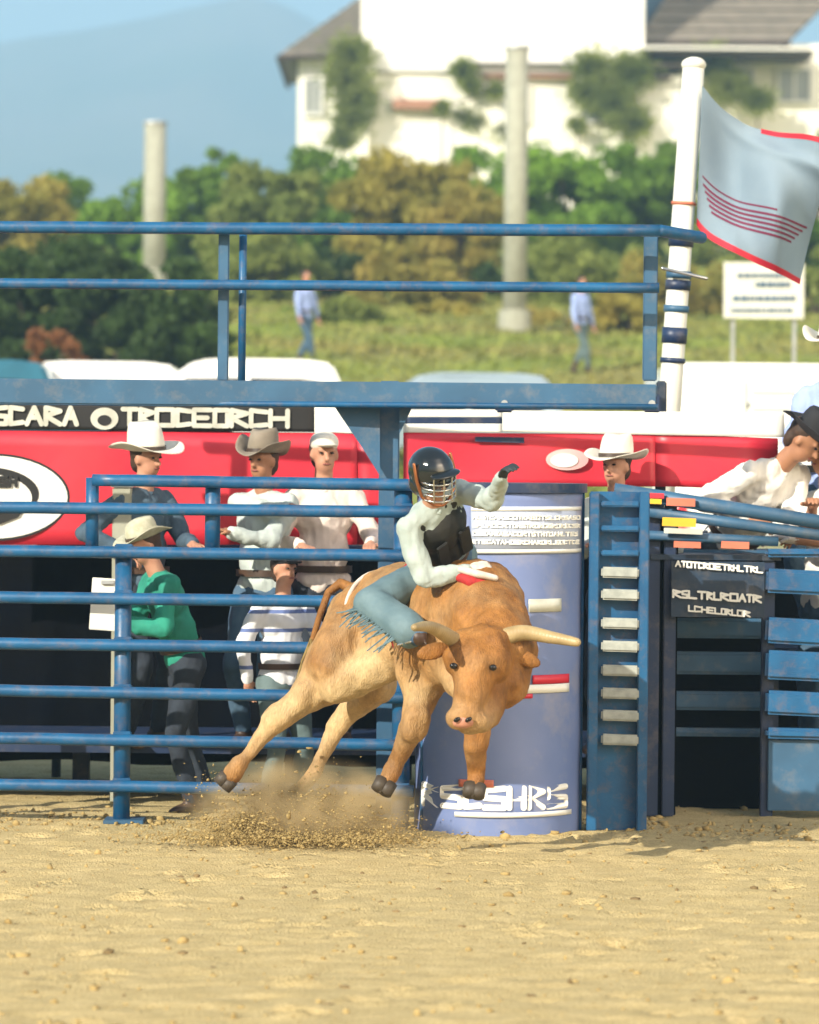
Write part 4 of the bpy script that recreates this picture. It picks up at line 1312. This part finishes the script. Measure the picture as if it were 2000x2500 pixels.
    for z_ in (.075, .115):
        for i in range(nb):
            u = 6.28318 * i / nb
            bv.append(P + U * z_ * s + R_ * math.cos(u) * .172 * s + F * math.sin(u) * .133 * s)
    for i in range(nb): bf.append((i, (i + 1) % nb, nb + (i + 1) % nb, nb + i))
    MB().add(bv, bf).build('belt', M['boot'], root, True)
    # boots
    for i, (h, kn, an) in enumerate(legs):
        sh_d = (an - kn).normalized()
        fd = F - sh_d * F.dot(sh_d)
        if fd.length < .3: fd = F
        fd = fd.normalized()
        t_ = MB()
        t_.tube(an - sh_d * .14 * s, an, .056 * s, .05 * s, 12, True)
        t_.ell(an + sh_d * .035 * s + fd * .05 * s, fd * .125 * s, fd.cross(sh_d) * .045 * s, sh_d * .035 * s)
        t_.ell(an + sh_d * .045 * s - fd * .03 * s, fd * .04 * s, fd.cross(sh_d) * .037 * s, sh_d * .04 * s)
        link('boot', remeshed(t_, .012, 2), M[boots], root)
    if hatm:
        hat(hc + HU * .055 * s, HF, (HU - HF * .08).normalized(), HR, hatm, root, hat_s * s)
    if cap:
        t_ = MB()
        t_.ell(hc + HU * .075 * s - HF * .005 * s, HR * .086 * s, HF * .100 * s, HU * .066 * s)
        t_.ell(hc + HU * .058 * s + HF * .120 * s, HR * .068 * s, HF * .065 * s, HU * .010 * s)
        link('cap', remeshed(t_, .01, 2), M[cap], root)
    return root, dict(P=P, U=U, F=F, R=R_, neck=neck, hc=hc, HF=HF, HU=HU, HR=HR, arms=arms, legs=legs, shl=shl, shr=shr)


def stander(px, pyhead, Y, face, label, shirt, trousers, floor=0.0, s=1.0, hands=(None, None), **kw):
    hc = at(px, pyhead, Y)
    pelvis = Vector((hc.x, Y, hc.z - .745 * s))
    fz = floor
    F = Vector(face).normalized()
    R_ = F.cross(Vector((0, 0, 1)))
    feet = [Vector((pelvis.x, Y, fz)) - R_ * .13 * s, Vector((pelvis.x, Y, fz)) + R_ * .13 * s]
    return person(pelvis, (0, 0, 1), face, hands, feet, label, shirt, trousers, s=s, **kw)


# helpers standing behind the left fence
stander(352, 1120, 21.55, (.75, -.65, 0), 'man in a white cowboy hat and slate shirt, leftmost behind the fence', 'shirt_slate', 'jeans_dark', floor=.335, hatm='felt_white', hat_s=1.15,
        hands=(at(470, 1330, 21.3), at(300, 1345, 21.3)), head_up=(.0, -.1, 1))
stander(646, 1128, 21.6, (-.5, -.85, 0), 'man in grey brown hat and pale grey green shirt behind the fence', 'shirt_mint', 'jeans', floor=.335, hatm='felt_grey',
        hands=(at(560, 1300, 21.25), at(720, 1240, 21.2)), skin='skin_tan', s=1.0)
stander(790, 1112, 21.75, (.2, -1, 0), 'taller man in cream shirt and white cap before the red banner near the rider', 'shirt_cream', 'jeans_dark', floor=.335, cap='felt_white',
        hands=(at(905, 1330, 21.4), at(735, 1335, 21.4)), s=1.03)
stander(1508, 1140, 21.3, (-.5, -.85, 0), 'man in a white hat and pale grey shirt standing behind the ladder', 'shirt_mint', 'jeans_dark', floor=.05, hatm='felt_white', hat_s=1.1, s=.98,
        hands=(at(1600, 1330, 21.0), at(1450, 1330, 21.0)))
# bending helper in green
pel = at(452, 1610, 20.95)
root_g, _ = person(pel, Vector((-.32, -.15, 1)), (-.9, -.35, 0), (at(300, 1520, 20.7), at(285, 1470, 20.75)), [Vector((pel.x + .05, 20.85, .0)), Vector((pel.x + .12, 21.1, .0))],
                   'person in a green shirt and pale straw hat bending forward behind the rails', 'shirt_green', 'jeans_dark', hatm='straw', head_face=(-.9, -.4, -.35), s=.93)
pb = empty('paper_board', at(262, 1475, 20.62), 'blank white board held out by the person in green', 'board')
a, c_ = at(222, 1412, 20.62), at(304, 1540, 20.62)
MB().box(((a.x + c_.x) / 2, 20.62, (a.z + c_.z) / 2), c_.x - a.x, .012, a.z - c_.z, Matrix.Rotation(.06, 3, 'Y')).build('sheet', M['white_v'], pb, bevel=.003)
MB().box(((a.x + c_.x) / 2, 20.605, a.z - .02), .07, .02, .02).build('clip', M['grey'], pb)
# youngster in striped shirt
stander(690, 1392, 20.75, (.6, -.8, 0), 'youngster in a white shirt with blue stripes and black cap beside the bull tail', 'striped', 'grey_trousers', floor=0.0, s=.83, cap='felt_black',
        hands=(at(800, 1560, 20.55), at(605, 1665, 20.7)), skin='skin', sleeves='long')
rs = C.objects[-1]
# pale post seen between the rails
pp = empty('pale_post', (at(318, 2000, 22.0).x, 22.0, 0), 'pale grey square post standing behind the fence below the white hat', 'post')
a = at(318, 1188, 22.0)
MB().box((a.x, 21.42, a.z / 2), .11, .11, a.z).build('shaft', M['post'], pp, bevel=.008)
MB().box((a.x, 21.42, a.z + .01), .13, .13, .02).build('cap', M['grey'], pp, bevel=.004)

# people at the chute on the right
pel = at(1778, 1325, 21.75)
person(pel, Vector((.42, -.50, .72)), Vector((.55, -.7, -.35)), (at(1925, 1300, 21.15), at(1830, 1262, 21.3)), [Vector((pel.x - .15, 21.95, .78)), Vector((pel.x + .12, 22.05, .78))],
       'person in a loose white shirt and dark hat stooping over the chute rails', 'shirt_white', 'jeans_dark', hatm='felt_black', head_face=(.75, -.35, -.45), head_up=(.55, -.25, .7), skin='skin_tan', s=1.12, hat_s=.88)
stander(2042, 855, 22.2, (-.6, -.8, 0), 'man in pale blue shirt standing high on the chute at the right edge', 'shirt_blue', 'jeans', floor=.95, hatm='felt_white',
        hands=(at(1990, 1110, 21.9), at(1945, 1080, 21.9)), s=1.1)
stander(2030, 1110, 21.5, (-.9, -.5, 0), 'man in white reaching a gloved hand over the gate at the right edge', 'shirt_white', 'jeans', floor=.0, hatm='felt_white',
        hands=(at(1925, 1315, 21.0), at(1985, 1235, 21.1)), skin='skin_tan', s=1.15, gloves=('glove', None), sleeves='short')
chute = empty('chute_deck', (at(1900, 1900, 22.2).x, 22.2, 0), 'dark steel chute deck behind the gate', 'platform')
MB().box((at(1900, 1900, 22.2).x, 22.3, .88), 2.0, .9, .06).build('upper_deck', M['navy'], chute)
MB().box((at(1690, 1900, 22.2).x, 22.2, .72), .6, .5, .05).build('lower_deck', M['navy'], chute)
for dx_ in (-.95, 0, .95):
    MB().box((at(1900, 1900, 22.2).x + dx_, 22.6, .42), .07, .07, .85).build('leg', M['navy'], chute)

# small figures far off on the bank
for (px, pyh, Y, sh, tr_, lab) in [(745, 700, 69, 'shirt_blue', 'jeans', 'tiny figure in blue walking on the bank above the second white car'),
                                   (1418, 708, 68, 'shirt_blue', 'grey_trousers', 'tiny figure in pale blue on the bank right of the tall pale pole')]:
    hcc = at(px, pyh, Y)
    z_ = terr(hcc.x, Y)
    person(Vector((hcc.x, Y, z_ + .9)), (0, 0, 1), (.7, -.6, 0), (None, None), [Vector((hcc.x - .12, Y, z_)), Vector((hcc.x + .15, Y, z_))], lab, sh, tr_, vox=.03)

# ------------------------------------------------------------------ the bull
bull = empty('bull', (at(1030, 1800, 18.9).x, 18.9, 0), 'tan and cream bucking bull with lowered head and hind legs flung out', 'bull')
Bp = []      # (p0, r0, p1, r1, cream)


def cap_(a, ra, b2, rb, cr=0.0): Bp.append((at(*a), ra, at(*b2), rb, cr))


# trunk
cap_((890, 1512, 19.35), .195, (960, 1492, 19.1), .24, .3)
cap_((960, 1492, 19.1), .24, (1085, 1490, 18.75), .27, .28)
cap_((1085, 1490, 18.75), .27, (1165, 1490, 18.45), .25, .15)
cap_((1120, 1440, 18.75), .16, (1190, 1450, 18.55), .165, 0)       # hump
cap_((1060, 1590, 18.65), .20, (1130, 1580, 18.4), .21, .15)       # chest
cap_((900, 1555, 19.2), .19, (1040, 1570, 18.85), .20, .5)        # belly
cap_((1165, 1490, 18.45), .245, (1222, 1580, 18.15), .19, 0)      # neck
cap_((1215, 1560, 18.2), .19, (1220, 1660, 18.1), .15, 0)      # crest of the neck
cap_((1120, 1620, 18.35), .13, (1150, 1700, 18.15), .085, .5)      # dewlap
# head
cap_((1150, 1590, 17.98), .125, (1190, 1585, 17.98), .13, 0)      # poll
cap_((1130, 1612, 17.90), .092, (1200, 1612, 17.93), .11, 0)
cap_((1160, 1610, 17.92), .118, (1150, 1695, 17.84), .090, 0)
cap_((1148, 1685, 17.86), .088, (1138, 1742, 17.82), .074, .2)     # nose bridge
cap_((1116, 1752, 17.82), .058, (1162, 1758, 17.83), .066, .45)   # muzzle
cap_((1200, 1640, 18.02), .10, (1188, 1745, 17.93), .082, .05)   # jaw
cap_((1178, 1765, 17.88), .055, (1140, 1768, 17.84), .05, .4)     # chin
cap_((1102, 1604, 17.92), .038, (1118, 1622, 17.9), .04, 0)        # brow
# front legs
cap_((1035, 1560, 18.6), .17, (1030, 1670, 18.55), .115, .6)
cap_((1030, 1670, 18.55), .105, (1012, 1765, 18.5), .068, .5)
cap_((1012, 1765, 18.5), .066, (1004, 1785, 18.5), .066, .3)
cap_((1004, 1785, 18.5), .058, (965, 1876, 18.6), .044, .15)
cap_((965, 1876, 18.6), .05, (948, 1902, 18.55), .046, .1)
cap_((1175, 1600, 18.45), .16, (1168, 1730, 18.45), .095, .2)
cap_((1168, 1730, 18.45), .09, (1166, 1800, 18.42), .066, .1)
cap_((1166, 1800, 18.42), .064, (1165, 1818, 18.42), .064, .1)
cap_((1165, 1818, 18.42), .052, (1164, 1892, 18.5), .043, .1)
cap_((1164, 1892, 18.5), .048, (1160, 1912, 18.46), .046, 0)
# hind quarters
cap_((885, 1515, 19.3), .185, (842, 1595, 19.2), .165, .3)
cap_((835, 1590, 19.15), .17, (785, 1668, 19.1), .125, .4)
cap_((785, 1668, 19.1), .115, (690, 1745, 19.05), .066, .85)
cap_((690, 1745, 19.05), .074, (672, 1762, 19.05), .07, .6)
cap_((672, 1762, 19.05), .052, (590, 1862, 19.05), .037, .55)
cap_((590, 1862, 19.05), .047, (566, 1892, 19.05), .045, .2)
cap_((895, 1570, 19.45), .17, (920, 1668, 19.4), .115, .5)
cap_((920, 1668, 19.4), .11, (848, 1742, 19.5), .066, .8)
cap_((848, 1742, 19.5), .064, (822, 1776, 19.5), .058, .8)
cap_((822, 1776, 19.5), .048, (772, 1882, 19.5), .034, .6)
cap_((772, 1882, 19.5), .040, (738, 1925, 19.5), .038, .4)
cap_((1085, 1455, 18.6), .15, (1045, 1580, 18.5), .15, .05)      # shoulder muscle
cap_((882, 1492, 19.15), .15, (808, 1620, 19.02), .125, .1)       # haunch
cap_((905, 1470, 19.22), .10, (1040, 1450, 18.9), .12, 0)        # spine
cap_((1018, 1750, 18.46), .07, (1008, 1782, 18.46), .066, .2)    # knee
# cream flank/inner thigh ridge
cap_((960, 1610, 18.95), .12, (820, 1672, 19.0), .10, 1.0)
mb_ = MB()
for a, ra, b2, rb, cr in Bp: mb_.tube(a, b2, ra, rb, 18, True)
me = remeshed(mb_, .0125, 6, .011, .075, 31)
nvt = len(me.vertices)
co = np.empty(nvt * 3); me.vertices.foreach_get('co', co); co = co.reshape(-1, 3)
wsum = np.zeros(nvt); wc = np.zeros(nvt)
for a, ra, b2, rb, cr in Bp:
    A, B_ = np.array(a), np.array(b2)
    d = B_ - A; t_ = np.clip(((co - A) @ d) / max(d @ d, 1e-9), 0, 1)
    dist = np.linalg.norm(co - (A + t_[:, None] * d), axis=1) - (ra + (rb - ra) * t_)
    w_ = np.exp(-np.maximum(dist, -.05) / .03)
    wsum += w_; wc += w_ * cr
cream = np.clip(wc / wsum + .15 * nz(co, .12, 5, 3), 0, 1)
att = me.attributes.new('cream', 'FLOAT', 'POINT'); att.data.foreach_set('value', cream.astype(np.float32))
link('body', me, M['bull'], bull)


def horn(pts, rs_):
    P = [at(*p) for p in pts]
    # smooth curve
    out, ro = [], []
    for i in range(25):
        t_ = i / 24 * (len(P) - 1); k = min(int(t_), len(P) - 2); f_ = t_ - k
        p0 = P[max(k - 1, 0)]; p1 = P[k]; p2 = P[k + 1]; p3 = P[min(k + 2, len(P) - 1)]
        out.append(.5 * ((2 * p1) + (p2 - p0) * f_ + (2 * p0 - 5 * p1 + 4 * p2 - p3) * f_ ** 2 + (3 * p1 - p0 - 3 * p2 + p3) * f_ ** 3))
        ro.append(rs_[0] + (rs_[1] - rs_[0]) * (i / 24) ** 1.3)
    MB().path(out, ro, 12).build('horn', M['horn'], bull, True)


horn([(1215, 1562, 17.98), (1275, 1545, 17.98), (1345, 1556, 17.95), (1408, 1568, 17.88)], (.045, .022))
horn([(1115, 1568, 17.95), (1080, 1545, 17.85), (1045, 1530, 17.7), (1012, 1532, 17.55)], (.042, .018))
for pts in ([(1232, 1595, 18.0), (1280, 1606, 18.02), (1308, 1622, 18.03)], [(1100, 1592, 17.95), (1058, 1590, 17.92), (1022, 1608, 17.9)]):
    e_ = MB(); P = [at(*p) for p in pts]
    mid = P[1]; d = (P[2] - P[0])
    e_.ell(mid, d * .55, Vector((0, .018, 0)), Vector((.0, 0, .045)))
    link('ear', remeshed(e_, .009, 2), M['bull'], bull)
MB().ell(at(1108, 1626, 17.805), (.02, 0, 0), (0, .014, 0), (0, 0, .016)).build('eye', M['black_eye'], bull, True)
MB().ell(at(1204, 1630, 17.815), (.018, 0, 0), (0, .014, 0), (0, 0, .016)).build('eye', M['black_eye'], bull, True)
nm = MB(); nm.ell(at(1130, 1762, 17.785), (.058, 0, 0), (0, .04, 0), (0, 0, .034)); link('nose', remeshed(nm, .008, 2), M['nose'], bull)
for x_ in (1116, 1144):
    MB().ell(at(x_, 1757, 17.742), (.017, 0, .006), (0, .010, 0), (0, 0, .012)).build('nostril', M['black_eye'], bull, True)
for (p, q, r_) in [((944, 1908, 18.55), (930, 1934, 18.52), .055), ((1160, 1918, 18.46), (1156, 1944, 18.42), .055), ((560, 1898, 19.05), (540, 1920, 19.05), .052), ((736, 1927, 19.5), (716, 1950, 19.5), .044)]:
    a, b2 = at(*p), at(*q)
    h_ = MB()
    sdv = (b2 - a).normalized().cross(Vector((0, 1, 0))).normalized()
    for sgn in (-1, 1):
        o_ = sdv * sgn * .019
        h_.tube(a + o_, b2 + o_ * 1.2, r_ * .72, r_ * .62, 12)
    h_.build('hoof', M['hoof'], bull, True)
# tail with switch
tl = MB()
tp = [at(*p) for p in [(868, 1442, 19.5), (832, 1424, 19.55), (802, 1446, 19.55), (782, 1500, 19.5), (764, 1560, 19.4)]]
tl.path(tp, [.035, .026, .02, .018, .016], 10)
tl.build('tail', M['bull'], bull, True)
sw = MB(); rr = random.Random(5)
for k in range(60):
    b0 = tp[-1] + Vector((rr.uniform(-.015, .015), rr.uniform(-.015, .015), 0))
    q = b0 + Vector((rr.uniform(-.05, .03), rr.uniform(-.04, .04), -.12)); e_ = q + Vector((rr.uniform(-.06, .04), rr.uniform(-.04, .04), -.10))
    sw.path([b0, q, e_], [.004, .004, .0015], 4)
sw.build('tail_switch', M['clod'], bull)


def wrap(centre, axis, ra, rb, tube_r, m_, name, par):
    """closed strap round the trunk"""
    ax = Vector(axis).normalized(); u_ = ax.orthogonal().normalized(); v_ = ax.cross(u_)
    up_ = (Vector((0, 0, 1)) - ax * ax.z).normalized(); sd_ = ax.cross(up_)
    mb = MB(); n_ = 40
    P = [centre + up_ * ra * math.cos(6.28318 * k / n_) + sd_ * rb * math.sin(6.28318 * k / n_) for k in range(n_ + 1)]
    for k in range(n_): mb.tube(P[k], P[k + 1], tube_r, n=8, round_ends=True)
    return mb.build(name, m_, par, True)


axis_ = at(1165, 1490, 18.45) - at(960, 1500, 19.1)
rp = wrap(at(1082, 1505, 18.77), axis_, .335, .325, .016, M['rope_red'], 'bull_rope', bull)
wrap(at(935, 1512, 19.18), at(1000, 1500, 19.0) - at(878, 1515, 19.35), .248, .243, .012, M['glove'], 'flank_strap', bull)

# ------------------------------------------------------------------ rider
hipc = at(1082, 1372, 18.72)
neckp = at(1092, 1238, 18.6)
upv = Vector((-.12, -.80, .57)).normalized()
handR = at(1150, 1390, 18.33)                   # the riding hand on the rope
handL = at(1228, 1160, 17.98)                   # the free arm
face = Vector((.35, -.94, 0))
root_r, J = person(hipc, upv, face, (handL, handR), [at(1190, 1560, 19.15), at(1022, 1588, 18.22)],
                   'rider in black helmet, black vest and pale shirt astride the bucking bull', 'shirt_rider', 'jeans', vest='rider', s=.93,
                   elbow_hint=[Vector((.5, .1, -.9)), Vector((-1, -.2, .1))], knee_hint=[Vector((.1, 1, -.2)), Vector((-1, -.25, -.15))],
                   gloves=('glove_black', 'glove'), head_face=(.55, -.7, -.4), head_up=(-.02, -.42, .9), hcurl=.9, vox=.009)
P, U, F, R_ = J['P'], J['U'], J['F'], J['R']
s = .93
v_ = MB()
v_.ell(P + U * .37 * s + F * .01, R_ * .178 * s, F * .142 * s, U * .165 * s)
v_.ell(P + U * .22 * s + F * .01, R_ * .17 * s, F * .14 * s, U * .17 * s)
v_.path([J['shl'] + R_ * .06 * s - U * .0, J['neck'] - U * .035 * s, J['shr'] - R_ * .06 * s], [.062 * s, .068 * s, .062 * s], 12)
link('protective_vest', remeshed(v_, .009, 3, .004, .06, 9), M['vest'], root_r)
for k in (-1, 1):
    MB().box(P + U * .30 * s + F * .155 * s + R_ * k * .07, .07, .012, .2, Matrix((R_, F, U)).transposed()).build('vest_pad', M['vest'], root_r, bevel=.005)
# helmet: shell, copper trimmed mask with bars
hc, HF, HU, HR = J['hc'], J['HF'], J['HU'], J['HR']
h_ = MB()
h_.ell(hc + HU * .035 - HF * .012, HR * .112, HF * .128, HU * .118)
h_.ell(hc - HU * .035 - HF * .05, HR * .10, HF * .075, HU * .085)
hm = remeshed(h_, .008, 3)
hel = link('helmet', hm, M['helmet'], root_r)
MB().ell(hc + HU * .062 + HF * .115, HR * .085, HF * .045, HU * .012).build('peak', M['helmet'], hel, True)
for z_ in (-.075, -.045, -.015, .015):
    pts = [hc + HU * z_ + HR * math.sin(a_) * .094 + HF * (.02 + math.cos(a_) * .118) for a_ in np.linspace(-1.35, 1.35, 11)]
    MB().path(pts, [.0042] * 11, 8).build('mask_bar', M['steelbar'], hel, True)
for a_ in (-.75, -.25, .25, .75):
    pts = [hc + HU * z_ + HR * math.sin(a_) * .095 + HF * (.02 + math.cos(a_) * .120) for z_ in np.linspace(-.08, .045, 5)]
    MB().path(pts, [.004] * 5, 8).build('mask_bar', M['steelbar'], hel, True)
for s_ in (-1, 1):
    pts = [hc + HR * s_ * .108 + HU * .10 - HF * .0, hc + HR * s_ * .112 + HU * .02 + HF * .03, hc + HR * s_ * .098 - HU * .06 + HF * .05, hc + HR * s_ * .045 - HU * .11 + HF * .075]
    MB().path(pts, [.008, .009, .008, .007], 8).build('mask_trim', M['copper'], hel, True)
MB().path([hc + HR * -.045 - HU * .11 + HF * .075, hc - HU * .118 + HF * .09, hc + HR * .045 - HU * .11 + HF * .075], [.007] * 3, 8).build('chin_strap', M['copper'], hel, True)
# chaps over the legs: outer shell and fringe
for i, (hp, kn, an) in enumerate(J['legs']):
    c_ = MB(); c_.path([hp.lerp(kn, .12), kn, kn.lerp(an, .8)], [.112 * s, .094 * s, .10 * s], 14)
    ch_ = link('chaps', remeshed(c_, .010, 2, .006, .08, 12), M['chaps'], root_r)
    fr_ = MB(); rr = random.Random(i)
    for k in range(46):
        u = k / 45
        p = (hp.lerp(kn, .2 + u * 1.6) if u < .5 else kn.lerp(an, (u - .5) * 1.7)) + Vector((-.06, -.03, -.02))
        q = p + Vector((rr.uniform(-.13, -.06), rr.uniform(-.04, .03), rr.uniform(-.10, -.02)))
        fr_.tube(p, q, .006, .003, 5)
    fr_.build('fringe', M['chaps'], ch_)
    sp = an + Vector((-.07, 0, -.03))
    MB().path([an + Vector((-.04, -.04, -.02)), sp, an + Vector((-.04, .04, -.02))], [.006] * 3, 6).tube(sp, sp + Vector((-.035, 0, -.01)), .005).build('spur', M['steelbar'], root_r)
hr_ = J['arms'][1][2]
MB().path([hr_ + Vector((-.07, -.03, -.03)), hr_ + Vector((.0, -.07, -.06)), hr_ + Vector((.1, -.03, -.07)), hr_ + Vector((.15, .03, -.08))], [.026, .030, .028, .022], 10).build('rope_handle', M['rope_red'], bull, True)
MB().path([hr_ + Vector((-.05, -.055, .0)), hr_ + Vector((.03, -.08, -.02)), hr_ + Vector((.12, -.05, -.04))], [.018, .02, .016], 10).build('rope_pad', M['glove'], bull, True)

# ------------------------------------------------------------------ sand thrown up by the hind feet
r = np.random.default_rng(99)
pts, szs = [], []
for (px, py, Y, sx_, sz_, k, up_) in [(620, 2022, 19.2, .15, .045, 4600, .6), (790, 2025, 19.3, .15, .055, 5200, .7), (720, 2045, 19.0, .36, .018, 7000, .3), (900, 2012, 19.4, .14, .04, 1300, .5), (650, 1975, 19.3, .13, .08, 900, .9), (800, 1965, 19.3, .11, .10, 1000, .9), (560, 1945, 19.2, .08, .07, 260, .9), (720, 1955, 19.5, .05, .06, 400, .9)]:
    c = np.array(at(px, py, Y))
    q = c + r.normal(size=(k, 3)) * np.array([sx_, .14, sz_])
    q[:, 0] += (q[:, 2] - c[2]) * r.uniform(-1.2, .3, k)
    pts.append(q); szs.append(np.minimum(r.exponential(.0021, k) + .0014, .018))
pts = np.concatenate(pts); szs = np.concatenate(szs)
pts[:, 2] = np.maximum(pts[:, 2], .005)
tag(clods('sand_spray', pts, szs, 5, M['clod']), 'burst of brown sand and clods kicked up under the bull hind feet', 'sand spray')

# faint dust hanging over the spot
dc = at(740, 2000, 19.4)
db = MB().ell((dc.x, 19.35, .16), (.75, 0, 0), (0, .45, 0), (0, 0, .36), 24, 14).build('dust_cloud', None, None, True)
db.data.materials.clear()
md = bpy.data.materials.new('dust'); md.use_nodes = True
nt = md.node_tree; nt.nodes.clear()
pv = nt.nodes.new('ShaderNodeVolumePrincipled'); pv.inputs['Color'].default_value = (.86, .68, .38, 1)
tn = nt.nodes.new('ShaderNodeTexNoise'); tn.inputs['Scale'].default_value = 5; tn.inputs['Detail'].default_value = 4
gg = nt.nodes.new('ShaderNodeNewGeometry'); nt.links.new(gg.outputs['Position'], tn.inputs[0])
mr = nt.nodes.new('ShaderNodeMapRange'); mr.inputs[1].default_value = .38; mr.inputs[2].default_value = .72; mr.inputs[4].default_value = 24.0
mpd = nt.nodes.new('ShaderNodeMapping'); mpd.vector_type = 'TEXTURE'
mpd.inputs['Location'].default_value = (dc.x, 19.35, .12); mpd.inputs['Scale'].default_value = (.75, .45, .38)
nt.links.new(gg.outputs['Position'], mpd.inputs[0])
vl = nt.nodes.new('ShaderNodeVectorMath'); vl.operation = 'LENGTH'; nt.links.new(mpd.outputs[0], vl.inputs[0])
fo_ = nt.nodes.new('ShaderNodeMapRange'); fo_.interpolation_type = 'SMOOTHERSTEP'; fo_.inputs[1].default_value = .25; fo_.inputs[2].default_value = .95; fo_.inputs[3].default_value = 1; fo_.inputs[4].default_value = 0
nt.links.new(vl.outputs['Value'], fo_.inputs[0])
mu = nt.nodes.new('ShaderNodeMath'); mu.operation = 'MULTIPLY'
nt.links.new(tn.outputs[0], mr.inputs[0]); nt.links.new(mr.outputs[0], mu.inputs[0]); nt.links.new(fo_.outputs[0], mu.inputs[1]); nt.links.new(mu.outputs[0], pv.inputs['Density'])
om = nt.nodes.new('ShaderNodeOutputMaterial'); nt.links.new(pv.outputs[0], om.inputs['Volume'])
db.data.materials.append(md)
tag(db, 'thin tan dust hanging low under the bull', 'dust', kind='stuff')

# ------------------------------------------------------------------ haze
hz = MB().box((0, 1260, 140), 2700, 2700, 294).build('haze', None)
hz.data.materials.clear()
mh = bpy.data.materials.new('haze'); mh.use_nodes = True
mh.node_tree.nodes.clear()
pv = mh.node_tree.nodes.new('ShaderNodeVolumePrincipled')
pv.inputs['Color'].default_value = (.44, .72, 1, 1)
pv.inputs['Density'].default_value = .0007
pv.inputs['Anisotropy'].default_value = 0.0
om = mh.node_tree.nodes.new('ShaderNodeOutputMaterial')
mh.node_tree.links.new(pv.outputs[0], om.inputs['Volume'])
hz.data.materials.append(mh)
tag(hz, 'thin blue haze softening the distant mountain', 'haze', kind='stuff')
